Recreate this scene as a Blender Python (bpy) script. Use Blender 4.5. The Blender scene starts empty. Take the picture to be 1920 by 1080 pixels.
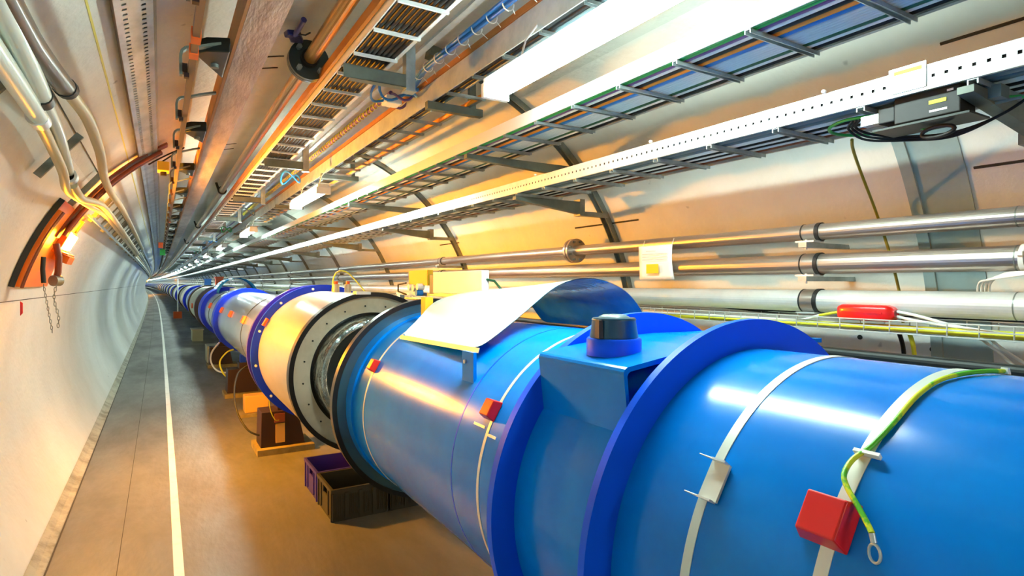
import bpy, math, random
from math import pi, sin, cos, radians, sqrt, atan2
from mathutils import Vector, Matrix

# ------------------------------------------------------------------ camera, world, exposure
scene = bpy.context.scene
C = scene.collection
cam_data = bpy.data.cameras.new('camera')
cam_data.lens = 20.63
cam_data.sensor_width = 36.0
cam_data.clip_start = 0.02
cam_data.clip_end = 600
cam = bpy.data.objects.new('camera', cam_data)
C.objects.link(cam)
cam.location = (0, 0, 1.57)
cam.rotation_euler = (radians(90 - 0.49), 0, radians(-30.85))
scene.camera = cam

world = bpy.data.worlds.new('world')
scene.world = world
world.use_nodes = True
world.node_tree.nodes['Background'].inputs[0].default_value = (0.75, 0.85, 0.9, 1)
world.node_tree.nodes['Background'].inputs[1].default_value = 0.3

scene.view_settings.view_transform = 'Standard'
scene.view_settings.look = 'None'
scene.view_settings.gamma = 1.0
scene.view_settings.use_curve_mapping = False
scene.view_settings.exposure = 1.5

FLUO = 43.0        # emission strength of the fluorescent diffusers
AMBER = 1000.0      # emission strength of the amber lamp glass
FLUO_COL = (0.78, 1.0, 0.93)
AMBER_COL = (1.0, 0.37, 0.008)

scene.cycles.use_denoising = True
scene.cycles.max_bounces = 8
scene.cycles.diffuse_bounces = 4
scene.cycles.glossy_bounces = 4
scene.cycles.sample_clamp_indirect = 8.0

# ------------------------------------------------------------------ constants of the place (metres)
CX, CZ, RT = 1.06, 1.03, 1.95      # centre and radius of the tunnel bore
MX, MZ, MR = 1.259, 0.95, 0.457    # axis and radius of the magnet line
RAD = 4300.0                       # radius of the tunnel's curve
Y0, Y1 = -14.0, 280.0
random.seed(4)


def bend(x, y):
    return (x - y * y / (2 * RAD) if y > 0 else x), y


def wallx(z, off=0.0, side=1):
    return CX + side * sqrt(max(0.0, (RT - off) ** 2 - (z - CZ) ** 2))


def arc_pt(deg, off=0.0):
    a = radians(deg)
    return CX + (RT - off) * cos(a), CZ + (RT - off) * sin(a)


# ------------------------------------------------------------------ materials
def lin(h):
    h = h.lstrip('#')
    o = []
    for i in (0, 2, 4):
        v = int(h[i:i + 2], 16) / 255
        o.append(v / 12.92 if v <= 0.04045 else ((v + 0.055) / 1.055) ** 2.4)
    return tuple(o) + (1,)


def mat(name, col, rough=0.5, metal=0.0, col2=None, nscale=6.0, bump=0.0, bscale=40.0, coat=0.0,
        stretch=(1, 1, 1), contrast=(0.4, 0.65), rough2=None, spec=0.5):
    m = bpy.data.materials.new(name)
    m.use_nodes = True
    nt = m.node_tree
    b = nt.nodes['Principled BSDF']
    b.inputs['Base Color'].default_value = lin(col)
    b.inputs['Roughness'].default_value = rough
    b.inputs['Metallic'].default_value = metal
    b.inputs['Specular IOR Level'].default_value = spec
    if coat:
        b.inputs['Coat Weight'].default_value = coat
        b.inputs['Coat Roughness'].default_value = 0.06
    tc = nt.nodes.new('ShaderNodeTexCoord')
    mp = nt.nodes.new('ShaderNodeMapping')
    mp.inputs['Scale'].default_value = stretch
    nt.links.new(tc.outputs['Object'], mp.inputs[0])
    if col2:
        n = nt.nodes.new('ShaderNodeTexNoise')
        n.inputs['Scale'].default_value = nscale
        n.inputs['Detail'].default_value = 5
        n.inputs['Roughness'].default_value = 0.65
        nt.links.new(mp.outputs[0], n.inputs['Vector'])
        r = nt.nodes.new('ShaderNodeValToRGB')
        r.color_ramp.elements[0].position = contrast[0]
        r.color_ramp.elements[1].position = contrast[1]
        r.color_ramp.elements[0].color = lin(col)
        r.color_ramp.elements[1].color = lin(col2)
        nt.links.new(n.outputs[0], r.inputs[0])
        nt.links.new(r.outputs[0], b.inputs['Base Color'])
        if rough2 is not None:
            mr = nt.nodes.new('ShaderNodeMapRange')
            mr.inputs['From Min'].default_value = 0.35
            mr.inputs['From Max'].default_value = 0.7
            mr.inputs['To Min'].default_value = rough
            mr.inputs['To Max'].default_value = rough2
            nt.links.new(n.outputs[0], mr.inputs[0])
            nt.links.new(mr.outputs[0], b.inputs['Roughness'])
    if bump:
        n = nt.nodes.new('ShaderNodeTexNoise')
        n.inputs['Scale'].default_value = bscale
        n.inputs['Detail'].default_value = 4
        nt.links.new(mp.outputs[0], n.inputs['Vector'])
        bp = nt.nodes.new('ShaderNodeBump')
        bp.inputs['Strength'].default_value = bump
        bp.inputs['Distance'].default_value = 0.02
        nt.links.new(n.outputs[0], bp.inputs['Height'])
        nt.links.new(bp.outputs[0], b.inputs['Normal'])
    return m


def emit(name, col, strength):
    m = bpy.data.materials.new(name)
    m.use_nodes = True
    nt = m.node_tree
    nt.nodes.clear()
    e = nt.nodes.new('ShaderNodeEmission')
    e.inputs[0].default_value = (*col, 1)
    e.inputs[1].default_value = strength
    o = nt.nodes.new('ShaderNodeOutputMaterial')
    nt.links.new(e.outputs[0], o.inputs[0])
    return m


def concrete(name, c1, c2, spots=True, rough=0.5, bump=0.25):
    m = mat(name, c1, rough, 0, c2, 1.3, bump, 25.0, contrast=(0.35, 0.75))
    nt = m.node_tree
    b = nt.nodes['Principled BSDF']
    if spots:
        src = b.inputs['Base Color'].links[0].from_socket
        tc = nt.nodes.new('ShaderNodeTexCoord')
        v = nt.nodes.new('ShaderNodeTexNoise')
        v.inputs['Scale'].default_value = 9
        v.inputs['Detail'].default_value = 2
        nt.links.new(tc.outputs['Object'], v.inputs['Vector'])
        r = nt.nodes.new('ShaderNodeValToRGB')
        r.color_ramp.elements[0].position = 0.735
        r.color_ramp.elements[0].color = (0, 0, 0, 1)
        r.color_ramp.elements[1].position = 0.80
        r.color_ramp.elements[1].color = (0.55, 0.55, 0.55, 1)
        nt.links.new(v.outputs[0], r.inputs[0])
        mx = nt.nodes.new('ShaderNodeMix')
        mx.data_type = 'RGBA'
        nt.links.new(r.outputs[0], mx.inputs[0])
        nt.links.new(src, mx.inputs[6])
        mx.inputs[7].default_value = lin('3c3630')
        nt.links.new(mx.outputs[2], b.inputs['Base Color'])
    return m


M = {}
M['wall'] = concrete('painted_concrete', 'e9e8e0', 'd9d6cb', rough=0.42)
M['ceil'] = concrete('ceiling_concrete', 'dcdcd2', 'c8c6ba', rough=0.5)
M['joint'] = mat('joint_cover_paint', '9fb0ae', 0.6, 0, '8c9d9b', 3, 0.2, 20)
M['curb'] = mat('dirty_curb_concrete', 'a9a593', 0.7, 0, '7d7a68', 6, 0.4, 30)
M['groove'] = mat('dark_joint_filler', '3a362e', 0.8)
M['line'] = mat('worn_white_line_paint', 'f2efe6', 0.45, 0, 'd8d2c4', 7, 0.1, 40, contrast=(0.5, 0.8))
M['galv'] = mat('galvanised_steel', 'b9c2c2', 0.38, 0.75, '98a3a4', 9, 0.05, 30, stretch=(1, 0.6, 1))
M['galvbright'] = mat('bright_galvanised_steel', 'dfe4e4', 0.34, 0.55, 'c3ccce', 7)
M['rail'] = mat('white_coated_rail', 'eef0ee', 0.35, 0.25)
M['olive'] = mat('dull_zinc_bracket', '6f786f', 0.5, 0.35, '5b6259', 5)
M['darkzinc'] = mat('dark_zinc_channel', '8a8f88', 0.45, 0.5, '6b7069', 6)
M['blue'] = mat('glossy_blue_paint', '0078d6', 0.2, 0, '0084e2', 3, 0.0, 60, spec=0.28)
M['bluedeep'] = mat('deep_blue_flange_paint', '0058ee', 0.45, 0, spec=0.2)
M['bluefar'] = mat('cobalt_blue_paint', '0638e0', 0.4, 0, spec=0.25)
M['violet'] = mat('violet_blue_paint', '3a25a0', 0.35)
M['red'] = mat('red_plastic', 'e01208', 0.35, coat=0.3)
M['orange'] = mat('orange_plastic', 'f0602c', 0.4)
M['strap'] = mat('pale_steel_strap', 'dcded2', 0.4, 0.3)
M['steel'] = mat('brushed_steel_cladding', 'd4d0c8', 0.3, 0.7, 'c4bdb0', 3, 0.08, 6, stretch=(1, 0.2, 1))
M['silver'] = mat('silver_reflection_finish', 'd5dde6', 0.26, 0.8, 'b9c6d6', 2.5, 0.15, 5, stretch=(1, 0.3, 1))  # silver tone stands in for white reflections on blue gloss
M['cream'] = mat('cream_steel_ring', 'cfcbb8', 0.42, 0.35, 'b9b39c', 4)
M['black'] = mat('black_ring_rubber', '15171a', 0.3)
M['teal'] = mat('teal_reflection_steel', '56808e', 0.24, 0.85)  # teal reflections on polished steel are put into this colour
M['foil'] = mat('crumpled_foil', 'd7dedd', 0.2, 0.9, 'aab6b6', 8, 1.0, 9)
M['sheettop'] = mat('white_film_on_sheet', 'c6cac4', 0.4, 0.0)
M['sheetunder'] = mat('blue_reflection_underside', '50c4fa', 0.14, 0.4, '28a4f0', 4, 0.5, 7, coat=0.5)  # the blue magnet's reflection is put into this base colour
M['socket'] = mat('dark_teal_plastic', '17475c', 0.3, 0.2, coat=0.3)
M['white'] = mat('white_enamel', 'f4f6f5', 0.35)
M['yellow'] = mat('yellow_enamel', 'e8b410', 0.45)
M['pipe'] = mat('brushed_stainless_pipe', 'b8aea4', 0.33, 0.85, '9a8f86', 5, 0.1, 8, stretch=(1, 0.15, 1))
M['pipewhite'] = mat('pale_pipe', 'dfe0dc', 0.35, 0.35, 'cfd0cc', 4)
M['rubber'] = mat('black_rubber', '161412', 0.6)
M['wire'] = mat('electroplated_wire', 'e3e8e2', 0.35, 0.5)
M['cyellow'] = mat('yellow_cable_sheath', 'e2e23a', 0.45)
M['cwhite'] = mat('white_cable_sheath', 'ecefe8', 0.45)
M['cgreen'] = mat('green_cable_sheath', '18a548', 0.4)
M['cdgreen'] = mat('dark_green_cable_sheath', '1d5a3a', 0.45)
M['cpurple'] = mat('purple_cable_sheath', '6a4a86', 0.45)
M['corange'] = mat('orange_cable_sheath', 'f0921c', 0.45)
M['cblue'] = mat('blue_cable_sheath', '1676c8', 0.4)
M['clight'] = mat('pale_grey_cable_sheath', 'c2d3d8', 0.45)
M['cblack'] = mat('black_cable_sheath', '0d0e11', 0.5, spec=0.3)
M['cbrown'] = mat('brown_cable_sheath', '7a3a1c', 0.5)
M['cteal'] = mat('grey_teal_cable_sheath', '5d7277', 0.4)
M['ygreen'] = mat('green_yellow_earth_wire', '5cc02a', 0.4, 0, 'd8e22a', 14, stretch=(1, 1, 1), contrast=(0.47, 0.53))
M['conduitw'] = mat('pale_plastic_conduit', 'cfd6c8', 0.35, coat=0.2)
M['conduitd'] = mat('dark_grey_conduit', '4f483e', 0.38, coat=0.15)
M['conduity'] = mat('grey_metal_conduit', 'bcae88', 0.45, 0.15)
M['beam'] = mat('mill_steel_beam', 'b5a69b', 0.42, 0.45, '8f8078', 6, 0.2, 30, stretch=(2, 0.4, 2))
M['ochreamber'] = mat('ochre_amber_lit_steel', 'b0763a', 0.45, 0.2, '96602c', 5, stretch=(1, 0.5, 1))  # ochre tone; on the ladder strips it stands in for amber light
M['copper'] = mat('brown_conductor_bar', '7a6552', 0.45, 0.4)
M['orangeclip'] = mat('orange_bar_joint', 'e8601c', 0.45)
M['navy'] = mat('navy_blue_paint', '10145c', 0.35)
M['iron'] = mat('dark_iron', '2a2e2c', 0.4, 0.4)
M['flange'] = mat('dark_green_grey_flange', '3c4846', 0.35, 0.4)
M['gaspipe'] = mat('golden_highlight_gas_pipe', 'b88c48', 0.30, 0.8)  # golden highlight of the grey pipe is put into its colour
M['amberbox'] = mat('amber_lit_plate', 'e07808', 0.4)  # orange glow of the lamp on its panel is put into this colour
M['crateg'] = mat('grey_plastic_crate', '35352f', 0.5)
M['crateb'] = mat('violet_blue_plastic_crate', '3a2a9a', 0.45)
M['maroon'] = mat('dark_maroon_paint', '260a0a', 0.5)
M['wood'] = mat('pale_plywood_base', '8d8050', 0.6, 0, '6d6038', 5)
M['paper'] = mat('white_paper', 'f6f4ee', 0.7)
M['ink'] = mat('grey_print', 'a8a098', 0.7)
M['inkyellow'] = mat('yellow_print', 'e8c018', 0.7)
M['tan'] = mat('tan_paper_label', 'c09a50', 0.7)
M['labely'] = mat('yellow_label_tape', 'dce01c', 0.5)
M['stripe'] = mat('faded_yellow_paint', 'd6c85a', 0.6)
M['bbox'] = mat('black_plastic_box', '0e1214', 0.55)
M['paleGreen'] = mat('pale_green_cabinet', 'b3b89a', 0.5)
M['fluo'] = emit('lit_fluorescent_diffuser', FLUO_COL, FLUO)
M['amber'] = emit('lit_amber_glass', AMBER_COL, AMBER)


def floor_material():
    m = mat('grey_sealed_concrete_floor', '706e67', 0.36, 0, '585751', 1.1, 0.15, 18, stretch=(1.6, 0.5, 1), contrast=(0.35, 0.7), rough2=0.55)
    return m


M['floor'] = floor_material()


# ------------------------------------------------------------------ mesh builder
class MB:
    def __init__(self):
        self.v = []
        self.f = []      # (indices, material index, smooth)

    def add(self, vs, fs, mi=0, smooth=False):
        o = len(self.v)
        self.v += [tuple(p) for p in vs]
        self.f += [(tuple(i + o for i in f), mi, smooth) for f in fs]
        return self

    def frame_box(self, o, u, v, n, a, b, c, mi=0, taper=1.0, bev=0.0):
        """box centred on o in u,v (full sizes a,b), rising c along n; taper shrinks the top"""
        o, u, v, n = Vector(o), Vector(u).normalized(), Vector(v).normalized(), Vector(n).normalized()
        vs = []
        for k, s in ((0, 1.0), (1, taper)):
            for i, j in ((-1, -1), (1, -1), (1, 1), (-1, 1)):
                vs.append(o + u * (i * a / 2 * s) + v * (j * b / 2 * s) + n * (k * c))
        fs = [(3, 2, 1, 0), (4, 5, 6, 7), (0, 1, 5, 4), (1, 2, 6, 5), (2, 3, 7, 6), (3, 0, 4, 7)]
        return self.add(vs, fs, mi)

    def box(self, x0, x1, y0, y1, z0, z1, mi=0):
        return self.frame_box(((x0 + x1) / 2, (y0 + y1) / 2, z0), (1, 0, 0), (0, 1, 0), (0, 0, 1), x1 - x0, y1 - y0, z1 - z0, mi)

    def bar(self, p, q, w, h, mi=0, up=(0, 0, 1)):
        p, q = Vector(p), Vector(q)
        d = (q - p)
        L = d.length
        d.normalize()
        up = Vector(up)
        s = d.cross(up)
        if s.length < 1e-4:
            s = d.cross(Vector((1, 0, 0)))
        s.normalize()
        n = s.cross(d).normalized()
        return self.frame_box(p - n * (h / 2) + d * (L / 2), d, s, n, L, w, h, mi)

    def tube(self, pts, r, seg=8, mi=0, caps=True, radii=None):
        pts = [Vector(p) for p in pts]
        n = len(pts)
        vs, fs = [], []
        prev = None
        for i, p in enumerate(pts):
            d = (pts[min(i + 1, n - 1)] - pts[max(i - 1, 0)]).normalized()
            if prev is None:
                a = Vector((0, 0, 1)) if abs(d.z) < 0.9 else Vector((1, 0, 0))
                s = d.cross(a).normalized()
            else:
                s = (prev - d * prev.dot(d)).normalized()
            prev = s
            t = d.cross(s)
            rr = radii[i] if radii else r
            for k in range(seg):
                an = 2 * pi * k / seg
                vs.append(p + s * (cos(an) * rr) + t * (sin(an) * rr))
        for i in range(n - 1):
            for k in range(seg):
                a, b = i * seg + k, i * seg + (k + 1) % seg
                fs.append((a, b, b + seg, a + seg))
        self.add(vs, fs, mi, True)
        if caps:
            self.add(vs[:seg], [tuple(range(seg))[::-1]], mi)
            self.add(vs[-seg:], [tuple(range(seg))], mi)
        return self

    def lathe_y(self, prof, cx=MX, cz=MZ, seg=96, a0=0.0, a1=360.0, mi=0, smooth=True, closed=False):
        """profile of (y, r) turned about the axis parallel to y; every profile segment gets its own vertices"""
        full = abs(a1 - a0 - 360) < 1e-6
        n = seg if full else seg + 1
        pr = list(prof)
        if closed:
            pr.append(pr[0])
        for (ya, ra), (yb, rb) in zip(pr[:-1], pr[1:]):
            vs, fs = [], []
            for k in range(n):
                a = radians(a0 + (a1 - a0) * k / seg)
                vs.append((cx + ra * cos(a), ya, cz + ra * sin(a)))
                vs.append((cx + rb * cos(a), yb, cz + rb * sin(a)))
            for k in range(seg):
                i, j = 2 * k, 2 * ((k + 1) % n)
                fs.append((i, i + 1, j + 1, j))
            self.add(vs, fs, mi, smooth and ya != yb)
        if closed and not full:
            for k in (0, seg):
                a = radians(a0 + (a1 - a0) * k / seg)
                self.add([(cx + r * cos(a), y, cz + r * sin(a)) for y, r in prof], [tuple(range(len(prof)))], mi)
        return self

    def ring(self, y0, y1, ri, ro, **k):
        return self.lathe_y([(y0, ri), (y0, ro), (y1, ro), (y1, ri)], closed=True, **k)

    def disc(self, y, r, cx=MX, cz=MZ, seg=64, mi=0):
        vs = [(cx + r * cos(2 * pi * k / seg), y, cz + r * sin(2 * pi * k / seg)) for k in range(seg)]
        return self.add(vs, [tuple(range(seg))], mi)

    def cyl(self, p, q, r, seg=24, mi=0, r2=None):
        return self.tube([p, q], r, seg, mi, radii=[r, r if r2 is None else r2])

    def sweep(self, prof, ys, closed=True, mi=0, smooth=False):
        """extrude an (x, z) profile along y"""
        n = len(prof)
        m = n if closed else n - 1
        for i in range(m):
            j = (i + 1) % n
            vs, fs = [], []
            for y in ys:
                vs.append((prof[i][0], y, prof[i][1]))
                vs.append((prof[j][0], y, prof[j][1]))
            for k in range(len(ys) - 1):
                fs.append((2 * k, 2 * k + 1, 2 * k + 3, 2 * k + 2))
            self.add(vs, fs, mi, smooth)
        if closed:
            for y in (ys[0], ys[-1]):
                self.add([(p[0], y, p[1]) for p in prof], [tuple(range(n))], mi)
        return self

    def perf_strip(self, p0, p1, ya, yb, pitch, hole, rows=1, mi=0):
        """a sheet between two parallel edges p0, p1 (x, z) along y, with rows of square holes"""
        n = int((yb - ya) / pitch)
        us = [0.0]
        L = sqrt((p1[0] - p0[0]) ** 2 + (p1[1] - p0[1]) ** 2)
        for r in range(rows):
            c = (r + 0.5) / rows
            us += [c - hole / 2 / L, c + hole / 2 / L]
        us.append(1.0)
        ys = []
        for k in range(n):
            y = ya + k * pitch
            ys += [y, y + (pitch - hole) / 2, y + (pitch + hole) / 2]
        ys.append(ya + n * pitch)
        w = len(us)
        vs, fs = [], []
        for y in ys:
            for u in us:
                vs.append((p0[0] + (p1[0] - p0[0]) * u, y, p0[1] + (p1[1] - p0[1]) * u))
        for i in range(len(ys) - 1):
            for j in range(w - 1):
                if i % 3 == 1 and j % 2 == 1:
                    continue
                a = i * w + j
                fs.append((a, a + 1, a + 1 + w, a + w))
        return self.add(vs, fs, mi)

    def build(self, name, mats, parent=None, origin=None, solid=0.0, bevel=0.0):
        if not isinstance(mats, (list, tuple)):
            mats = [mats]
        vs = [Vector((*bend(x, y), z)) for x, y, z in self.v]
        if parent is not None:
            org = Vector(parent['_org'])
        elif origin is not None:
            org = Vector((*bend(origin[0], origin[1]), origin[2]))
        else:
            xs = [v.x for v in vs]
            ys = [v.y for v in vs]
            org = Vector(((min(xs) + max(xs)) / 2, (min(ys) + max(ys)) / 2, min(v.z for v in vs)))
        me = bpy.data.meshes.new(name)
        me.from_pydata([v - org for v in vs], [], [f[0] for f in self.f])
        for m in mats:
            me.materials.append(M[m])
        for p, f in zip(me.polygons, self.f):
            p.material_index = f[1]
            p.use_smooth = f[2]
        me.validate()
        me.update()
        o = bpy.data.objects.new(name, me)
        C.objects.link(o)
        if parent is not None:
            root = parent
            o.parent = parent
            o['_org'] = parent['_org']
        else:
            o.location = org
            o['_org'] = tuple(org)
        if solid:
            md = o.modifiers.new('thickness', 'SOLIDIFY')
            md.thickness = solid
            md.offset = 0
        if bevel:
            md = o.modifiers.new('bevel', 'BEVEL')
            md.width = bevel
            md.segments = 3
            md.limit_method = 'ANGLE'
        return o


def tag(o, label, cat, group=None, kind=None):
    if label:
        o['label'] = label
    if cat:
        o['category'] = cat
    if group:
        o['group'] = group
    if kind:
        o['kind'] = kind
    return o


def thing(name, label, cat, loc, group=None):
    o = bpy.data.objects.new(name, None)
    C.objects.link(o)
    o.empty_display_size = 0.05
    x, y = bend(loc[0], loc[1])
    o.location = (x, y, loc[2])
    o['_org'] = (x, y, loc[2])
    return tag(o, label, cat, group)


def dup(root, dy, label, group=None, only=None):
    """copy a thing with its parts further down the tunnel"""
    def cp(o, parent):
        c = o.copy()
        C.objects.link(c)
        if parent is not None:
            c.parent = parent
        for ch in list(o.children):
            cp(ch, c)
        return c
    c = cp(root, None)
    org = Vector(root['_org'])
    # straight x of the original
    xs = org.x + (org.y ** 2 / (2 * RAD) if org.y > 0 else 0)
    x, y = bend(xs, org.y + dy)
    c.location = (x, y, root.location.z)
    c.rotation_euler = (0, 0, max(0.0, y) / RAD)
    c['label'] = label
    if group:
        c['group'] = group
    return c


def struct(name, mb, m, **k):
    o = mb.build(name, m, origin=(0, 0, 0), **k)
    o['kind'] = 'structure'
    return o


ORD = ['nearest', 'second', 'third', 'fourth', 'fifth', 'sixth', 'seventh', 'eighth', 'ninth', 'tenth', 'eleventh', 'twelfth',
       'thirteenth', 'fourteenth', 'fifteenth', 'sixteenth', 'seventeenth', 'eighteenth', 'nineteenth', 'twentieth']


def nth(i):
    return ORD[i] if i < len(ORD) else None


LONG = [Y0, -6, 0, 3, 6, 9, 12, 16, 20, 25, 30, 36, 42, 50, 58, 66, 75, 85, 95, 105, 115, 125, 140, 155, 170, 190, 210, 230, 255, Y1]
FINE = []
y = -3.0
while y < 40:
    FINE.append(y)
    y += 0.25
FINE = [Y0, -6] + FINE + [v for v in LONG if v > 41]

# ------------------------------------------------------------------ tunnel shell
def shell(a0, a1, ripple):
    n = 36
    vs, fs = [], []
    for y in FINE:
        rr = RT + ripple * sin(2 * pi * y / 1.27) * (1 if 0 < y < 45 else 0)
        for k in range(n + 1):
            a = radians(a0 + (a1 - a0) * k / n)
            vs.append((CX + rr * cos(a), y, CZ + rr * sin(a)))
    w = n + 1
    for i in range(len(FINE) - 1):
        for k in range(n):
            a = i * w + k
            fs.append((a, a + 1, a + w + 1, a + w))
    return MB().add(vs, fs, 0, True)


struct('wall_left', shell(212.5, 140, 0.0025), 'wall')
struct('ceiling', shell(140, 62, 0.0), 'ceil')
struct('wall_right', shell(62, -32.5, 0.0), 'wall')
struct('floor', MB().sweep([(-0.62, 0), (2.74, 0), (2.74, -0.1), (-0.62, -0.1)], LONG), 'floor')
struct('trim_1', MB().sweep([(-0.60, 0), (-0.548, 0), (-0.553, 0.006), (-0.585, 0.02), (-0.62, 0.05)], LONG), 'curb')
struct('trim_2', MB().sweep([(-0.548, 0), (-0.54, 0), (-0.54, 0.003), (-0.548, 0.003)], LONG), 'groove')
struct('trim_3', MB().sweep([(0.052, 0), (0.101, 0), (0.101, 0.003), (0.052, 0.003)], LONG), 'line')
struct('trim_30', MB().sweep([(-0.215, 0), (-0.211, 0), (-0.211, 0.001), (-0.215, 0.001)], LONG), 'groove')
for nm, yy in (('wall_far', Y1), ('wall_near', Y0)):
    struct(nm, MB().disc(yy, RT + 0.05, CX, CZ), 'wall')
# pale joint cover band on the right wall and the thin joint lines of the lining
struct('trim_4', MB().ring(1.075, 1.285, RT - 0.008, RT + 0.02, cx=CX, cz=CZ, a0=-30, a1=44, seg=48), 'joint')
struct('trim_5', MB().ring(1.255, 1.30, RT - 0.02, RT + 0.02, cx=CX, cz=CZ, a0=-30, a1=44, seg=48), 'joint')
g = MB()
for a in (167.5, 137.5):
    for k in range(40):
        ya, yb = 1.2 + k * 1.0, 2.2 + k * 1.0
        x, z = arc_pt(a, 0.002)
        g.frame_box((x, (ya + yb) / 2, z), (0, 1, 0), (-sin(radians(a)), 0, cos(radians(a))), (-cos(radians(a)), 0, -sin(radians(a))), 1.0, 0.004, 0.004)
struct('trim_6', g, 'groove')
# yellow survey stripe painted along the ceiling
x, z = arc_pt(130.8, 0)
xb, zb = arc_pt(130.35, 0)
struct('trim_7', MB().sweep([arc_pt(130.8, 0.002), arc_pt(130.55, 0.002), arc_pt(130.55, -0.01), arc_pt(130.8, -0.01)], LONG), 'stripe')
# cast-in dark slots
n = 8
for (a, ya, yb) in ((46, 0.70, 1.03), (30.6, 0.80, 1.05), (29.7, 2.95, 3.65), (30, 5.7, 6.2)):
    g = MB()
    x, z = arc_pt(a, -0.004)
    g.frame_box((x, (ya + yb) / 2, z), (0, 1, 0), (-sin(radians(a)), 0, cos(radians(a))), (-cos(radians(a)), 0, -sin(radians(a))), yb - ya, 0.010, 0.010)
    struct('trim_%d' % n, g, 'groove')
    n += 1
for yy in (3.73, 3.95, 6.3, 6.55):
    g = MB().ring(yy, yy + 0.010, RT - 0.005, RT + 0.01, cx=CX, cz=CZ, a0=102.5, a1=107, seg=4)
    struct('trim_%d' % n, g, 'groove')
    n += 1


# ------------------------------------------------------------------ lamps
def fluorescent(y, i):
    t = thing('fluorescent_lamp', '', 'lamp', (1.24, y, 2.36), 'fluorescent lamps under the ceiling cable tray')
    MB().box(1.19, 1.29, y - 0.63, y + 0.63, 2.412, 2.445).build('housing', 'white', t)
    g = MB()
    pr = [(1.24 + 0.060 * cos(a), 2.411 + 0.048 * sin(a)) for a in [radians(180 + 18 * k) for k in range(11)]]
    g.sweep(pr, [y - 0.60, y + 0.60], closed=True, smooth=False)
    g.build('diffuser', 'fluo', t)
    for s in (-1, 1):
        ya = y + s * 0.615
        MB().box(1.178, 1.302, ya - 0.012, ya + 0.012, 2.360, 2.42).build('end_cap', 'white', t)
        MB().tube([(1.24, y + s * 0.42, 2.445), (1.27, y + s * 0.42, 2.55), (1.33, y + s * 0.42, 2.63)], 0.004, 6).build('hanger_rod', 'white', t)
    return t


lamp0 = fluorescent(1.60, 0)
lamp0['label'] = 'large glaring white fluorescent lamp at the top of the photo, nearest of its row'
LY = [5.95, 10.5, 15.3, 20.1, 25.0, 30.0, 35.0] + [39.8 + 4.8 * k for k in range(50)]
for i, yy in enumerate(LY):
    if i < 7:
        lab = '%s glowing fluorescent lamp from the camera in the ceiling row' % nth(i + 1)
    else:
        lab = 'tiny far glowing fluorescent lamp merging into the row beyond the eighth'
    dup(lamp0, yy - 1.60, lab)
for yy in (-3.2, -8.0):
    dup(lamp0, yy - 1.60, 'fluorescent lamp of the ceiling row behind the camera')


def amber_lamp(y, label, full=True):
    """curved plate coloured as amber lit standing off the left wall, with a lit amber lamp, hooks and chains"""
    t = thing('emergency_lamp_panel', label, 'lamp', (-0.62, y, 1.5))
    ya, yb = y - 0.63, y + 0.63
    MB().ring(ya, yb, RT - 0.032, RT - 0.024, cx=CX, cz=CZ, a0=146, a1=164.5, seg=22).build('curved_plate', 'amberbox', t)
    MB().ring(ya - 0.008, ya, RT - 0.036, RT - 0.004, cx=CX, cz=CZ, a0=146, a1=164.5, seg=22).build('shaded_side_flange', 'iron', t)  # dark colour stands for the panel side shadowed from the lamp
    MB().ring(ya + 0.03, ya + 0.16, RT - 0.054, RT - 0.032, cx=CX, cz=CZ, a0=148, a1=164.2, seg=22).build('edge_duct', 'amberbox', t)
    MB().ring(yb - 0.13, yb - 0.05, RT - 0.054, RT - 0.032, cx=CX, cz=CZ, a0=147, a1=158, seg=16).build('edge_duct', 'amberbox', t)
    for k in range(4):
        MB().ring(ya + 0.05 + 0.022 * k, ya + 0.058 + 0.022 * k, RT - 0.062, RT - 0.054, cx=CX, cz=CZ, a0=148, a1=164.4, seg=22).build('thin_cable', 'cbrown', t)

    def fr(deg, off):
        a_ = radians(deg)
        x_, z_ = arc_pt(deg, off)
        return x_, z_, (-sin(a_), 0, cos(a_)), (-cos(a_), 0, -sin(a_))
    x, z, tan_, nrm = fr(153.3, 0.032)
    MB().frame_box((x, y + 0.27, z), (0, 1, 0), tan_, nrm, 0.36, 0.19, 0.045).build('lamp_housing', 'amberbox', t, bevel=0.006)
    x, z, tan_, nrm = fr(152.9, 0.077)
    MB().frame_box((x, y + 0.27, z), (0, 1, 0), tan_, nrm, 0.26, 0.13, 0.022, taper=0.9).build('lamp_glass', 'amber', t)
    x, z, tan_, nrm = fr(156.9, 0.032)
    MB().frame_box((x, y + 0.42, z), (0, 1, 0), tan_, nrm, 0.30, 0.06, 0.10).build('terminal_box', 'amberbox', t)
    x, z, tan_, nrm = fr(149.3, 0.032)
    MB().frame_box((x, y + 0.10, z), (0, 1, 0), tan_, nrm, 0.16, 0.10, 0.05).build('junction_cover', 'amberbox', t, bevel=0.01)
    for (dg, sz, dy, ly) in ((155.6, 0.012, 0.0, 0.36),):
        x, z, tan_, nrm = fr(dg, 0.070)
        MB().frame_box((x, y + 0.27, z), (0, 1, 0), tan_, nrm, ly, sz, 0.065 if dg > 153 else 0.02).build('added_lamp_shade', 'amberbox', t)  # added below the glass to keep amber light off the lower wall
    return t


amber_lamp(5.36, 'curved panel coloured as amber lit on the left wall holding a glowing amber lamp')
amber_lamp(-9.0, 'panel coloured as amber lit with amber lamp on the left wall behind the camera')
amber_lamp(93.0, 'tiny amber lamp panel glowing at the far end of the tunnel')

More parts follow.
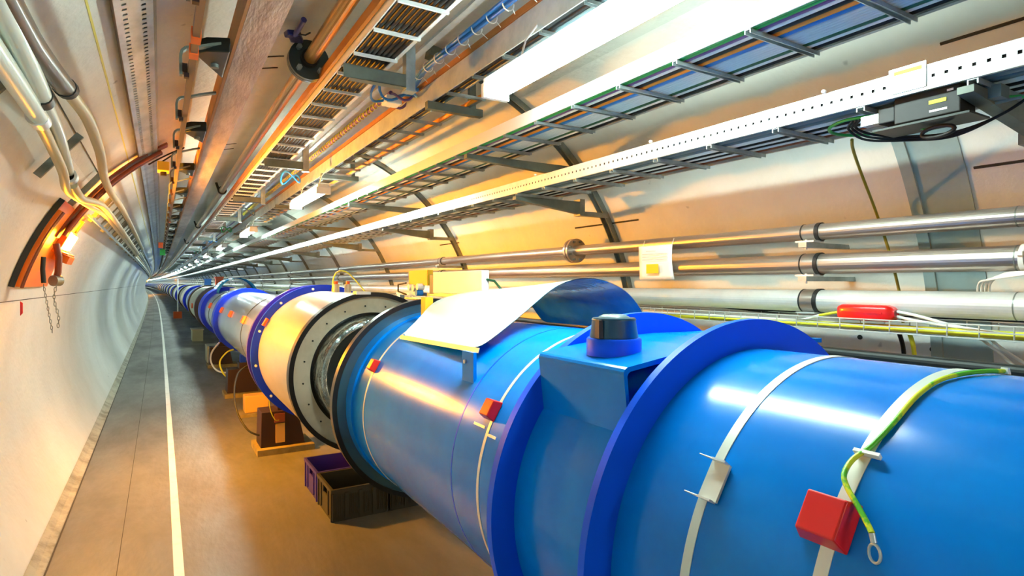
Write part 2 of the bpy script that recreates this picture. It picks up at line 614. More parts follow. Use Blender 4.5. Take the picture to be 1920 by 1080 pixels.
# straps, hook and chain hanging below the near lamp panel
t = thing('hanging_pulley', 'grey pulley strap with chain hanging below the amber lamp panel', 'pulley', (-0.60, 4.95, 1.28))
g = MB()
g.tube([(-0.60, 4.93, 1.83), (-0.585, 4.92, 1.74), (-0.59, 4.92, 1.64), (-0.60, 4.92, 1.60)], 0.020, 10)
g.build('strap', 'cbrown', t)
g = MB().cyl((-0.615, 4.90, 1.585), (-0.585, 4.94, 1.585), 0.036, 20)
g.build('wheel', 'darkzinc', t)
g = MB()
for k in range(12):
    zz = 1.55 - k * 0.024
    x = -0.60 - 0.012 * sin(k * 0.5)
    pts = [(x + 0.006 * cos(a) * (k % 2), 4.92 + 0.006 * cos(a) * ((k + 1) % 2), zz + 0.016 * sin(a)) for a in [2 * pi * j / 10 for j in range(11)]]
    g.tube(pts, 0.0025, 5, caps=False)
g.build('chain', 'darkzinc', t)
t = thing('hanging_hook', 'dark hook with thin chain hanging left of the wall pulley', 'hook', (-0.68, 4.85, 1.25))
MB().tube([(-0.655, 4.84, 1.74), (-0.66, 4.84, 1.66), (-0.655, 4.84, 1.57)], 0.014, 8).build('shank', 'iron', t)
g = MB()
for k in range(15):
    zz = 1.55 - k * 0.021
    x = -0.655 + 0.003 * k
    pts = [(x + 0.005 * cos(a) * (k % 2), 4.84 + 0.005 * cos(a) * ((k + 1) % 2), zz + 0.014 * sin(a)) for a in [2 * pi * j / 10 for j in range(11)]]
    g.tube(pts, 0.0022, 5, caps=False)
g.build('chain', 'darkzinc', t)
g = MB().frame_box((-0.758, 4.74, 1.41), (0.1, 1, 0), (0, 0, 1), (1, 0, 0.2), 0.012, 0.09, 0.012, taper=0.7)
tag(g.build('wall_tag', 'red'), 'small red tag hanging below the lower tip of the amber lit panel', 'tag')

# brown cable band crossing the upper left wall behind the conduits
t = thing('cable_arch', 'brown cable arch climbing the upper left wall to the ceiling', 'cable', (-0.3, 5.35, 2.0))
for k, (yy, mm) in enumerate(((5.30, 'cbrown'), (5.335, 'cblack'), (5.37, 'cbrown'))):
    pts = [(arc_pt(a, 0.07)[0], yy, arc_pt(a, 0.07)[1]) for a in [152 - 2 * j for j in range(15)]]
    MB().tube(pts, 0.014, 10).build('cable', mm, t)
MB().ring(5.27, 5.40, RT - 0.045, RT - 0.03, cx=CX, cz=CZ, a0=122, a1=153, seg=20).build('backing_plate', 'cbrown', t)
pts = [(arc_pt(a, 0.10)[0], 5.36, arc_pt(a, 0.10)[1]) for a in [128 - 1.5 * j for j in range(7)]]
tag(MB().tube(pts + [(0.0, 5.3, 2.50)], 0.006, 6).build('thin_cable', 'cblack'), 'thin black cable from the brown arch to the yellow box', 'cable')

# ------------------------------------------------------------------ left wall crossbars and conduits
cb = thing('wall_crossbar', 'crossbar', 'bracket', (-0.40, 2.45, 2.2), 'crossbars carrying the conduits on the left wall')
g = MB()
pA, pB = arc_pt(146, 0.04), arc_pt(137.5, 0.04)
g.bar((pA[0], 2.45, pA[1]), (pB[0], 2.45, pB[1]), 0.024, 0.035, up=(1, 0, -1))
g.build('bar', 'darkzinc', cb)
cb['label'] = 'nearest dark crossbar behind the pale conduits at the upper left edge'
for i in range(1, 46):
    lab = ('%s crossbar from the camera on the left wall' % nth(i)) if nth(i) and i < 12 else 'small far crossbar in the ladder row on the left wall'
    dup(cb, i * 1.235, lab)


def wav(pts, r, seg=14):
    """smooth path through waypoints"""
    out = []
    P = [Vector(p) for p in pts]
    P = [P[0]] + P + [P[-1]]
    for i in range(1, len(P) - 2):
        for k in range(8):
            t_ = k / 8
            a, b, c, d = P[i - 1], P[i], P[i + 1], P[i + 2]
            out.append(0.5 * ((2 * b) + (c - a) * t_ + (2 * a - 5 * b + 4 * c - d) * t_ ** 2 + (3 * b - a - 3 * c + d) * t_ ** 3))
    out.append(P[-1])
    return out


def conduit(label, segs, cat='conduit'):
    """segs: list of (points, radius, material, partname)"""
    t = thing('conduit_pipe', label, cat, segs[0][0][0], 'conduits on the left wall')
    for pts, r, m, nm in segs:
        MB().tube(wav(pts, r), r, 16).build(nm, m, t)
    return t


conduit('pale conduit lowest on the left wall, ending in a silver clamp', [
    ([(-0.365, -1, 2.17), (-0.37, 1, 2.17), (-0.37, 2.0, 2.17), (-0.375, 2.72, 2.165)], 0.030, 'conduitw', 'tube'),
    ([(-0.378, 2.66, 2.162), (-0.378, 2.74, 2.162)], 0.034, 'galvbright', 'clamp'),
    ([(-0.38, 2.7, 2.16), (-0.395, 3.1, 2.15), (-0.40, 3.5, 2.10), (-0.43, 3.9, 2.07), (-0.44, 4.4, 2.09), (-0.43, 5.0, 2.11), (-0.40, 6, 2.14), (-0.40, 8, 2.14), (-0.41, 14, 2.13)], 0.021, 'conduity', 'lower_tube')])
conduit('pale conduit beside the lowest one, ending open with a dark mouth', [
    ([(-0.315, -1, 2.225), (-0.32, 1, 2.225), (-0.325, 1.8, 2.225), (-0.345, 2.55, 2.20)], 0.030, 'conduitw', 'tube'),
    ([(-0.345, 2.50, 2.20), (-0.347, 2.57, 2.198)], 0.035, 'iron', 'clamp'),
    ([(-0.347, 2.55, 2.198), (-0.36, 3.0, 2.19), (-0.385, 3.45, 2.16), (-0.40, 3.72, 2.135)], 0.023, 'conduitw', 'lower_tube')])
t = thing('conduit_pipe', 'yellow lit conduit below the dark open pipe mouth', 'conduit', (-0.40, 3.8, 2.1), 'conduits on the left wall')
MB().tube(wav([(-0.40, 3.86, 2.09), (-0.40, 4.1, 2.07), (-0.41, 4.5, 2.09), (-0.385, 5.0, 2.13), (-0.37, 5.6, 2.15), (-0.365, 8, 2.15), (-0.37, 14, 2.15)], 0.02), 0.023, 14).build('tube', 'conduity', t)
g = MB()
g.lathe_y([(3.70, 0.026), (3.70, 0.038), (3.78, 0.038), (3.78, 0.026)], cx=-0.402, cz=2.115, seg=24, closed=True)
g.build('open_mouth', 'galvbright', t)
MB().disc(3.775, 0.027, -0.402, 2.115, 24).build('dark_hole', 'rubber', t)
conduit('dark grey conduit with an orange lit side at the upper left corner', [
    ([(-0.315, -1, 2.24), (-0.315, 1, 2.24), (-0.313, 1.9, 2.24), (-0.308, 2.2, 2.246), (-0.29, 2.62, 2.265)], 0.034, 'conduitd', 'tube'),
    ([(-0.291, 2.59, 2.263), (-0.288, 2.64, 2.267)], 0.037, 'rubber', 'end_collar'),
    ([(-0.29, 2.63, 2.265), (-0.272, 3.1, 2.283), (-0.275, 3.6, 2.28), (-0.283, 3.95, 2.272), (-0.31, 4.6, 2.245), (-0.315, 5.5, 2.24), (-0.30, 7, 2.25), (-0.30, 14, 2.25)], 0.024, 'conduity', 'lower_tube')])
# far cable ladder on the left wall
t = thing('cable_ladder', 'narrow grey cable ladder receding along the upper left wall', 'cable tray', (-0.35, 5.6, 2.1))
ys = [5.6, 8, 11, 14] + [v for v in LONG if v > 15]
for (a, b) in ((145.6, 145.0), (138.2, 137.6)):
    pr = [arc_pt(a, 0.07), arc_pt(b, 0.07), arc_pt(b, 0.11), arc_pt(a, 0.11)]
    MB().sweep(pr, ys).build('side_rail', 'galv', t)
for k in range(60):
    yy = 6.0 + k * 0.45
    p, q = arc_pt(145.3, 0.09), arc_pt(137.9, 0.09)
    MB().bar((p[0], yy, p[1]), (q[0], yy, q[1]), 0.02, 0.012, up=(1, 0, 1)).build('rung', 'darkzinc', t)
for j, (a, r, m) in enumerate(((144.3, 0.016, 'conduitw'), (143.2, 0.02, 'conduity'), (141.8, 0.018, 'cteal'), (140.4, 0.016, 'conduitw'))):
    x, z = arc_pt(a, 0.125)
    pr = [(x + r * cos(2 * pi * k / 8), z + r * sin(2 * pi * k / 8)) for k in range(8)]
    names = ['pale cable lowest on the left wall ladder', 'yellowish cable second lowest on the left wall ladder', 'grey cable third lowest on the left wall ladder', 'pale cable highest on the left wall ladder']
    tag(MB().sweep(pr, [13.9] + [v for v in LONG if v > 15], smooth=True).build('ladder_cable', m), names[j], 'cable', 'cables on the left wall ladder')

# ------------------------------------------------------------------ perforated ceiling channel
t = thing('perforated_channel', 'grey perforated steel channel with two rows of holes on the ceiling', 'channel', (-0.08, 3, 2.55))
PF = 26.0
pa, pb, pc, pd = (-0.168, 2.60), (-0.138, 2.525), (-0.022, 2.59), (-0.012, 2.64)
MB().sweep([pa, pb], LONG, closed=False).build('side_sheet', 'copper', t, solid=0.002)
MB().perf_strip(pb, pc, 0.5, PF, 0.045, 0.017, rows=2).sweep([pb, pc], [Y0, -6, 0.5], closed=False).sweep([pb, pc], [PF - 0.02] + [v for v in LONG if v > PF], closed=False).build('perforated_sheet', 'galv', t, solid=0.002)
MB().sweep([pc, pd], LONG, closed=False).build('edge_sheet', 'galv', t, solid=0.002)
MB().sweep([(-0.15, 2.60), (-0.03, 2.655), (-0.02, 2.645), (-0.14, 2.59)], LONG).build('backing', 'rubber', t)  # near-black sheet stands in for the shade inside the holes

# ------------------------------------------------------------------ monorail beam, hoops, conductor bar
t = thing('monorail_beam', 'long steel monorail beam under the ceiling, ochre sided with a dull underside', 'beam', (0.31, 3, 2.52))
MB().sweep([(0.268, 2.53), (0.392, 2.53), (0.392, 2.542), (0.268, 2.542)], LONG).build('lower_flange', 'beam', t)
MB().sweep([(0.255, 2.53), (0.267, 2.53), (0.267, 2.65), (0.255, 2.65)], LONG).build('ochre_side', 'ochreamber', t)
MB().sweep([(0.31, 2.543), (0.32, 2.543), (0.32, 2.72), (0.31, 2.72)], LONG).build('web', 'beam', t)
hg = 'hooped hangers along the monorail beam'
hp = thing('hooped_hanger', 'hooped hanger nearest the camera left of the monorail beam', 'hanger', (0.15, 1.93, 2.38), hg)
yy = 1.93
g = MB()
path = [(0.245, 2.545), (0.18, 2.525), (0.115, 2.50)] + [(0.105 + 0.036 * cos(radians(a)), 2.463 + 0.036 * sin(radians(a))) for a in (90, 120, 150, 180)] + [(0.069, 2.42), (0.070, 2.385)]
for (p, q) in zip(path[:-1], path[1:]):
    g.bar((p[0], yy, p[1]), (q[0], yy, q[1]), 0.030, 0.010, up=(0.3, 0, 1))
g.build('hoop', 'olive', hp)
g = MB().box(0.074, 0.092, yy - 0.018, yy + 0.018, 2.395, 2.43)
g.build('clamp', 'maroon', hp)
g = MB().box(0.080, 0.098, yy - 0.012, yy + 0.012, 2.378, 2.396)
g.build('insulator', 'maroon', hp)
for i in range(1, 55):
    lab = ('%s hooped hanger from the camera left of the monorail beam' % nth(i)) if i < 12 else 'tiny far hooped hanger left of the monorail beam'
    dup(hp, 0.72 * i, lab)
t = thing('conductor_bar', 'thin brown conductor bar carried by the hooped hangers', 'bar', (0.10, 3, 2.40))
MB().sweep([(0.094, 2.395), (0.116, 2.395), (0.116, 2.425), (0.094, 2.425)], LONG).build('bar', 'copper', t)
for yy in (2.24, 2.40, 9.2):
    MB().box(0.090, 0.120, yy, yy + 0.06, 2.391, 2.430).build('joint_sleeve', 'orangeclip', t)
wg = 'black wedge brackets on the monorail beam side'
w0 = thing('wedge_bracket', 'black wedge bracket nearest the camera beside the monorail beam', 'bracket', (0.2, 2.75, 2.53), wg)
g = MB()
pts = [(0.12, 2.72), (0.16, 2.66), (0.243, 2.62), (0.243, 2.98)]
vs = [(px, py, 2.50) for px, py in pts] + [(px, py, 2.56) for px, py in pts]
g.add(vs, [(3, 2, 1, 0), (4, 5, 6, 7), (0, 1, 5, 4), (1, 2, 6, 5), (2, 3, 7, 6), (3, 0, 4, 7)])
g.build('wedge', 'iron', w0, bevel=0.006)
MB().cyl((0.20, 2.80, 2.485), (0.20, 2.80, 2.50), 0.016).build('bolt', 'darkzinc', w0)
for i in range(1, 14):
    lab = ('%s black wedge bracket from the camera beside the monorail beam' % nth(i)) if i < 8 else 'tiny far black wedge bracket beside the monorail beam'
    dup(w0, 1.44 * i, lab)
t = thing('junction_box', 'small yellow junction box on the ceiling where the thin cable ends', 'box', (0.02, 5.3, 2.42))
MB().box(-0.02, 0.06, 5.22, 5.36, 2.43, 2.50).build('body', 'yellow', t, bevel=0.006)
MB().cyl((0.02, 5.29, 2.43), (0.02, 5.29, 2.40), 0.022).build('gland', 'iron', t)

# ------------------------------------------------------------------ ceiling gas pipe with bolted flange
PX, PZ = 0.70, 2.79
t = thing('ceiling_pipe', 'round pipe coloured with its golden highlight along the ceiling with a big dark bolted flange', 'pipe', (PX, 3, 2.7))
pr = [(PX + 0.036 * cos(2 * pi * k / 24), PZ + 0.036 * sin(2 * pi * k / 24)) for k in range(24)]
MB().sweep(pr, LONG, smooth=True).build('tube', 'gaspipe', t)
g = MB()
g.ring(3.33, 3.355, 0.036, 0.107, cx=PX, cz=PZ, seg=48)
g.ring(3.36, 3.39, 0.036, 0.107, cx=PX, cz=PZ, seg=48)
fl = g.build('flange', 'flange', t)
MB().ring(3.29, 3.335, 0.036, 0.047, cx=PX, cz=PZ, seg=32).build('collar', 'rubber', t)
for k in range(4):
    a = radians(45 + 90 * k)
    MB().cyl((PX + 0.078 * cos(a), 3.30, PZ + 0.078 * sin(a)), (PX + 0.078 * cos(a), 3.41, PZ + 0.078 * sin(a)), 0.015, 6).build('bolt', 'galv', fl)
for yy in (8.6, 14.2, 20):
    g = MB().ring(yy, yy + 0.03, 0.036, 0.055, cx=PX, cz=PZ, seg=24)
    g.bar((PX - 0.03, yy + 0.015, PZ - 0.03), (PX - 0.07, yy + 0.015, PZ + 0.10), 0.03, 0.01, up=(0, 1, 0))
    g.build('pipe_clamp', 'iron', t)
t = thing('ceiling_bracket', 'navy blue bracket with a lever on the ceiling beside the pipe flange', 'bracket', (0.57, 3.1, 2.8))
g = MB()
g.bar((0.63, 3.30, 2.87), (0.585, 3.14, 2.84), 0.065, 0.03)
g.bar((0.585, 3.15, 2.84), (0.545, 3.14, 2.83), 0.05, 0.03)
g.build('body', 'navy', t, bevel=0.008)
MB().tube([(0.59, 3.13, 2.83), (0.585, 3.03, 2.82), (0.592, 2.93, 2.83)], 0.014, 10).build('lever', 'navy', t)
MB().tube([(0.592, 3.08, 2.815), (0.625, 3.06, 2.81), (0.645, 3.04, 2.82)], 0.004, 6).build('hook', 'iron', t)


# ------------------------------------------------------------------ cable trays
def tray(name, label, xl, xr, zb, hl, hr, rail_l, rail_r, nr=100, r0=0.0, rung_m='galv', pitch=0.30, rw=0.011):
    t = thing(name, label, 'cable tray', ((xl + xr) / 2, 3, zb), 'cable trays under the ceiling and right wall')
    if rail_l:
        MB().sweep([(xl, zb), (xl + 0.006, zb), (xl + 0.006, zb + 0.003), (xl + 0.003, zb + 0.003), (xl + 0.003, zb + hl), (xl, zb + hl)], LONG).build('side_rail', rail_l, t)
    if rail_r:
        MB().sweep([(xr, zb), (xr - 0.018, zb), (xr - 0.018, zb + 0.003), (xr - 0.003, zb + 0.003), (xr - 0.003, zb + hr), (xr, zb + hr)], LONG).build('side_rail', rail_r, t)
    me = None
    for k in range(nr):
        yy = r0 + pitch * k
        if me is None:
            g = MB()
            g.box(xl + 0.004, xr - 0.004, yy - rw, yy + rw, zb - 0.003, zb)
            g.box(xl + 0.004, xr - 0.004, yy - rw, yy - rw + 0.003, zb - 0.014, zb - 0.003)
            g.box(xl + 0.004, xr - 0.004, yy + rw - 0.003, yy + rw, zb - 0.014, zb - 0.003)
            first = g.build('rung', rung_m, t)
            me = first
            base_y = yy
        else:
            c = me.copy()
            C.objects.link(c)
            x, yb = bend(0, yy)
            xo, yo = bend(0, base_y)
            c.location = (x - xo, yb - yo, 0)
    g = MB()
    for k in range(nr, nr + 110):
        yy = r0 + pitch * k
        g.box(xl + 0.004, xr - 0.004, yy - rw, yy + rw, zb - 0.012, zb)
    o = g.build('rungs_far', rung_m, t)
    o['kind'] = 'stuff'
    return t


def runs(group, items, z, name='tray_cable', ys=LONG, wob=0.0):
    """items: (x, r, material, label)"""
    for i, (x, r, m, lab) in enumerate(items):
        g = MB()
        seg = 8
        if wob:
            yy = -3.0
            pts = []
            ph = random.random() * 6
            while yy < 30:
                pts.append((x + wob * sin(yy * 1.7 + ph), yy, z + r + 0.5 * wob * (1 + sin(yy * 2.3 + ph))))
                yy += 0.2
            g.tube(pts, r, seg)
            pr = [(x + r * cos(2 * pi * k / 6), z + r + r * sin(2 * pi * k / 6)) for k in range(6)]
            g.sweep(pr, [30] + [v for v in ys if v > 30], smooth=True)
        else:
            pr = [(x + r * cos(2 * pi * k / seg), z + r + r * sin(2 * pi * k / seg)) for k in range(seg)]
            g.sweep(pr, ys, smooth=True)
        tag(g.build(name, m), lab, 'cable', group)


# tray of black cables
tray('cable_ladder', 'narrow cable ladder packed with black cables left of the blue cable bundle', 0.775, 0.995, 2.655, 0.075, 0.05, 'rail', 'rail', r0=-2.05, rung_m='rail', rw=0.006)
posn = ['leftmost', 'second from the left', 'third from the left', 'fourth from the left', 'fifth from the left', 'sixth from the left', 'seventh from the left', 'rightmost']
runs('black cables in the narrow ceiling ladder',
     [(0.804 + 0.0235 * k, 0.0116, 'cblack', '%s black cable in the narrow ceiling ladder' % posn[k]) for k in range(8)], 2.657, wob=0.001)
t = thing('amber_lit_strip', 'amber light coloured trunking left of the narrow black cable ladder', 'sidestrip', (0.75, 3, 2.70))
MB().sweep([(0.752, 2.69), (0.770, 2.69), (0.770, 2.735), (0.752, 2.735)], LONG).build('body', 'ochreamber', t)  # added strip; its colour stands for the ladder side in amber light

# lamp tray
tray('cable_ladder', 'cable ladder directly above the glaring fluorescent lamps', 1.325, 1.565, 2.60, 0.11, 0.04, 'galvbright', 'galv', r0=-1.9, rung_m='galv')
runs('cables in the ladder above the lamps', [
    (1.350, 0.014, 'cblack', 'thick black cable along the left side of the ladder above the lamps'),
    (1.378, 0.011, 'cblack', 'thinner black cable second from the left above the lamps'),
    (1.402, 0.008, 'cteal', 'thin grey cable in the ladder above the lamps')], 2.602)
runs('cables in the ladder above the lamps', [(1.545, 0.013, 'corange', 'orange cable along the right edge of the ladder above the lamps')], 2.602, wob=0.006)
MBt = MB().sweep([(1.322, 2.715), (1.362, 2.715), (1.362, 2.745), (1.322, 2.745)], LONG)  # strip stands for the galvanised ladder side, amber light in its colour
tag(MBt.build('ceiling_strip', 'ochreamber'), 'slim strip coloured as amber lit ladder side on top of the lamp ladder, right of the blue bundle', 'duct')

# tray of coloured cables
tray('cable_ladder', 'wide cable ladder of coloured cables with a bright white side rail', 1.555, 1.925, 2.355, 0.062, 0.045, 'rail', 'galv', r0=-1.21, rung_m='galv')
cols = [(0.014, 0.010, 'cgreen', 'bright green cable nearest the white rail of the coloured ladder'),
        (0.034, 0.009, 'cgreen', 'second green cable beside the bright green one in the coloured ladder'),
        (0.054, 0.009, 'cpurple', 'purple cable in the coloured ladder'),
        (0.076, 0.012, 'cwhite', 'white cable between the purple and black cables of the coloured ladder'),
        (0.103, 0.013, 'cblack', 'black cable left of the orange cable in the coloured ladder'),
        (0.131, 0.013, 'corange', 'orange cable in the middle of the coloured ladder'),
        (0.158, 0.012, 'cblue', 'bright blue cable right of the orange one in the coloured ladder')]
for k in range(6):
    cols.append((0.181 + 0.017 * k, 0.008, 'clight', '%s of the pale grey cables in the coloured ladder' % ['leftmost', 'second', 'third', 'fourth', 'fifth', 'rightmost'][k]))
cols += [(0.290, 0.010, 'cdgreen', 'dark green cable right of the pale ones in the coloured ladder'),
         (0.312, 0.010, 'cwhite', 'white cable near the right edge of the coloured ladder'),
         (0.338, 0.010, 'cblack', 'black cable at the right edge of the coloured ladder')]
runs('cables in the coloured ladder', [(1.560 + a, r, m, l) for a, r, m, l in cols], 2.357, wob=0.0012)

# perforated tray on the right
T3 = thing('perforated_tray', 'bright perforated steel tray on the right carrying the black box', 'cable tray', (2.08, 3, 2.13), 'cable trays under the ceiling and right wall')
g = MB().perf_strip((1.90, 2.13), (1.90, 2.20), 0.02, 14.0, 0.033, 0.010)
g.sweep([(1.90, 2.13), (1.90, 2.20)], [14.0] + [v for v in LONG if v > 14], closed=False)
g.sweep([(1.90, 2.13), (1.90, 2.20)], [Y0, -6, 0.02], closed=False)
g.sweep([(1.90, 2.13), (1.912, 2.13)], LONG, closed=False)
g.build('side_rail', 'galvbright', T3, solid=0.0018)
MB().sweep([(1.906, 2.152), (1.909, 2.152), (1.909, 2.19), (1.906, 2.19)], LONG).build('dark_liner', 'rubber', T3)  # dark strip added behind the holes so they look shaded
MB().sweep([(2.25, 2.13), (2.265, 2.13), (2.265, 2.17), (2.25, 2.17)], LONG).build('side_rail', 'galv', T3)
me = None
for k in range(100):
    yy = 0.435 + 0.30 * k
    if me is None:
        g = MB()
        g.box(1.905, 2.25, yy - 0.013, yy + 0.013, 2.126, 2.129)
        g.box(1.905, 2.25, yy - 0.013, yy - 0.010, 2.114, 2.126)
        g.box(1.905, 2.25, yy + 0.010, yy + 0.013, 2.114, 2.126)
        me = g.build('rung', 'galv', T3)
    else:
        c = me.copy()
        C.objects.link(c)
        c.location = (bend(0, yy)[0] - bend(0, 0.435)[0], yy - 0.435, 0)
g = MB().box(1.894, 1.899, 0.845, 0.945, 2.138, 2.212)
o = g.build('joint_plate', 'galvbright', T3)
o['label'] = 'bright joint plate with a yellow label strip'
g = MB().frame_box((1.8935, 0.893, 2.197), (0, 1, 0), (0, 0, 1), (-1, 0, 0), 0.075, 0.011, 0.001)
g.build('label_strip', 'labely', o)
for yy in (1.147, 1.95, 2.9, 4.0):
    MB().cyl((1.897, yy, 2.206), (1.887, yy, 2.206), 0.006, 10).build('screw', 'white', T3)
runs('cables in the perforated tray', [
    (1.960, 0.021, 'cteal', 'thick grey teal cable nearest the perforated side of the right tray'),
    (2.004, 0.019, 'cteal', 'second thick grey teal cable in the right perforated tray'),
    (2.050, 0.014, 'cwhite', 'white cable right of the thick teal ones in the right tray'),
    (2.085, 0.010, 'cblack', 'black cable in the middle of the right perforated tray'),
    (2.112, 0.012, 'cwhite', 'white cable in the middle of the right perforated tray'),
    (2.146, 0.009, 'cblack', 'black cable right of the middle in the right perforated tray'),
    (2.176, 0.012, 'cwhite', 'white cable near the wall side of the right perforated tray'),
    (2.212, 0.010, 'cbrown', 'brown cable at the wall side of the right perforated tray')], 2.131, wob=0.001)

# ------------------------------------------------------------------ brackets and wall ribs, every 2.54 m
B0 = 3.10
rb = thing('wall_rib', '', 'rib', (2.78, 3.24, 1.2), 'curved steel ribs on the right wall')
g = MB()
g.ring(3.215, 3.275, RT - 0.012, RT + 0.0, cx=CX, cz=CZ, a0=-28, a1=74, seg=50)
g.ring(3.215, 3.221, RT - 0.04, RT - 0.010, cx=CX, cz=CZ, a0=-28, a1=74, seg=50)
g.ring(3.269, 3.275, RT - 0.04, RT - 0.010, cx=CX, cz=CZ, a0=-28, a1=74, seg=50)
g.build('channel', 'darkzinc', rb)
rb['label'] = 'nearest curved steel rib on the right wall, crossed by the bracket of the coloured ladder'
b0 = thing('tray_bracket', 'nearest steel bracket below the narrow black cable ladder', 'bracket', (0.95, B0 - 0.2, 2.60), 'brackets below the narrow black cable ladder')
yy = B0 - 0.2
g = MB()
g.box(0.765, 1.09, yy - 0.025, yy - 0.021, 2.575, 2.641)
g.box(0.765, 1.09, yy - 0.025, yy + 0.025, 2.637, 2.641)
g.box(0.80, 1.09, yy - 0.025, yy + 0.025, 2.575, 2.579)
g.build('arm', 'olive', b0)
MB().box(1.085, 1.135, yy - 0.026, yy + 0.026, 2.565, 2.975).build('post', 'galv', b0)
MB().frame_box((1.11, yy, 2.565), (1, 0, 0), (0, 1, 0), (0, 0, -1), 0.06, 0.06, 0.006).build('foot_plate', 'galv', b0)
b1 = thing('tray_bracket', 'nearest T-shaped bracket under the ladder above the lamps', 'bracket', (1.46, B0, 2.55), 'T-shaped brackets under the lamp ladder')
MB().box(1.29, 1.64, B0 - 0.02, B0 + 0.02, 2.552, 2.596).build('arm', 'olive', b1)
MB().box(1.575, 1.615, B0 + 0.02, B0 + 0.05, 2.56, 2.87).build('post', 'olive', b1)
b2 = thing('tray_bracket', 'nearest tapered bracket under the wide coloured cable ladder', 'bracket', (2.05, B0, 2.3), 'tapered brackets under the coloured ladder')


def wedge_arm(x0, x1, z_top, h0, h1, y, t_=0.04):
    vs = [(x0, y - t_ / 2, z_top), (x1, y - t_ / 2, z_top), (x1, y - t_ / 2, z_top - h1), (x0, y - t_ / 2, z_top - h0),
          (x0, y + t_ / 2, z_top), (x1, y + t_ / 2, z_top), (x1, y + t_ / 2, z_top - h1), (x0, y + t_ / 2, z_top - h0)]
    return MB().add(vs, [(0, 1, 2, 3), (7, 6, 5, 4), (0, 4, 5, 1), (1, 5, 6, 2), (2, 6, 7, 3), (3, 7, 4, 0)])


wedge_arm(1.56, 2.46, 2.338, 0.025, 0.075, B0 + 0.05).build('arm', 'olive', b2)
MB().box(2.41, 2.47, B0 + 0.07, B0 + 0.13, 2.27, 2.36).build('mounting_plate', 'olive', b2)
b3 = thing('tray_bracket', 'nearest tapered bracket under the perforated tray on the right', 'bracket', (2.2, B0, 2.0), 'tapered brackets under the perforated tray')
wedge_arm(1.90, 2.42, 2.112, 0.02, 0.085, B0 + 0.05).build('arm', 'olive', b3)
MB().box(2.40, 2.44, B0 + 0.03, B0 + 0.10, 2.02, 2.13).build('post', 'darkzinc', b3)
MB().box(2.44, 2.68, B0 + 0.07, B0 + 0.11, 2.025, 2.055).build('tie_bar', 'darkzinc', b3)
desc = [(rb, 'curved steel rib on the right wall', 0), (b0, 'steel bracket below the narrow black cable ladder', 0), (b1, 'T-shaped bracket under the ladder above the lamps', 0),
        (b2, 'tapered bracket under the wide coloured cable ladder', 0), (b3, 'tapered bracket under the perforated tray on the right', 0)]
for root, d, _ in desc:
    for i in range(1, 24):
        lab = '%s %s from the camera' % (nth(i), d) if i < 9 else 'tiny far ' + d
        dup(root, 2.54 * i, lab)
dup(b3, -2.40, 'tapered bracket under the perforated tray at the right edge of the photo')

# black box with cables hanging in the perforated tray
t = thing('control_box', 'black electronics box with yellow label hanging below the right perforated tray', 'box', (2.0, 0.87, 2.04))
MB().box(1.935, 2.03, 0.775, 0.95, 2.055, 2.135).build('body', 'bbox', t, bevel=0.004)
MB().box(1.94, 2.02, 0.95, 1.00, 2.068, 2.118).build('connector_housing', 'bbox', t, bevel=0.004)
MB().box(1.945, 1.985, 1.00, 1.055, 2.075, 2.105).build('plug', 'galvbright', t)
MB().box(1.985, 2.04, 0.70, 0.77, 2.085, 2.12).build('blue_plug', 'cteal', t)
MB().frame_box((1.934, 0.832, 2.098), (0, 1, 0), (0, 0, 1), (-1, 0, 0), 0.045, 0.011, 0.001).build('yellow_label', 'labely', t)
MB().frame_box((1.934, 0.830, 2.072), (0, 1, 0), (0, 0, 1), (-1, 0, 0), 0.046, 0.006, 0.001).build('white_label', 'white', t)
MB().frame_box((1.934, 0.800, 2.122), (0, 1, 0), (0, 0, 1), (-1, 0, 0), 0.016, 0.006, 0.001).build('white_label', 'white', t)
g = MB().frame_box((1.99, 0.88, 2.05), (1, 0, 0), (0, 1, 0), (0, 0, -1), 0.13, 0.26, 0.006)
g.build('base_plate', 'iron', t)
pts = [(1.99 + 0.012 * cos(a) * 0.4 + 0.0, 0.855 + 0.045 * cos(a), 2.022 + 0.015 * sin(a)) for a in [2 * pi * k / 20 for k in range(21)]]
MB().tube(pts, 0.006, 8, caps=False).build('handle', 'rubber', t)
loop = [(1.96, 1.02, 2.105), (1.97, 1.12, 2.115), (2.0, 1.19, 2.11), (2.06, 1.215, 2.105), (2.13, 1.19, 2.10), (2.16, 1.11, 2.095), (2.12, 1.02, 2.09), (2.05, 0.95, 2.06), (2.01, 0.90, 2.045)]
tag(MB().tube(wav(loop, 0.005), 0.0055, 8).build('cable_loop', 'cgreen'), 'green cable loop beside the black electronics box', 'cable')
for k, (dr, lab) in enumerate(((0.0, 'innermost black cable bunched under the black electronics box'), (0.012, 'middle black cable bunched under the black electronics box'), (0.024, 'outermost black cable bunched under the black electronics box'))):
    p = [(1.95, 1.06 + dr, 2.10), (1.98, 1.09 + dr, 2.085), (2.03, 1.06 + dr, 2.062 - dr / 2), (2.08, 0.98, 2.045 - dr / 2), (2.10, 0.86, 2.035 - dr / 2), (2.10, 0.74, 2.06), (2.08, 0.60, 2.12), (2.07, 0.40, 2.15)]
    tag(MB().tube(wav(p, 0.006), 0.0042, 8).build('bunched_cable', 'cblack'), lab, 'cable', 'black cables bunched under the electronics box')
for k, (m, lab) in enumerate((('cgreen', 'green cable leaving the black box toward the right edge'), ('cteal', 'grey cable leaving the black box toward the right edge'))):
    p = [(2.03, 0.74, 2.10 - 0.02 * k), (2.06, 0.68, 2.09), (2.10, 0.60, 2.10), (2.13, 0.48, 2.11), (2.14, 0.3, 2.11)]
    tag(MB().tube(wav(p, 0.006), 0.006, 8).build('outgoing_cable', m), lab, 'cable')
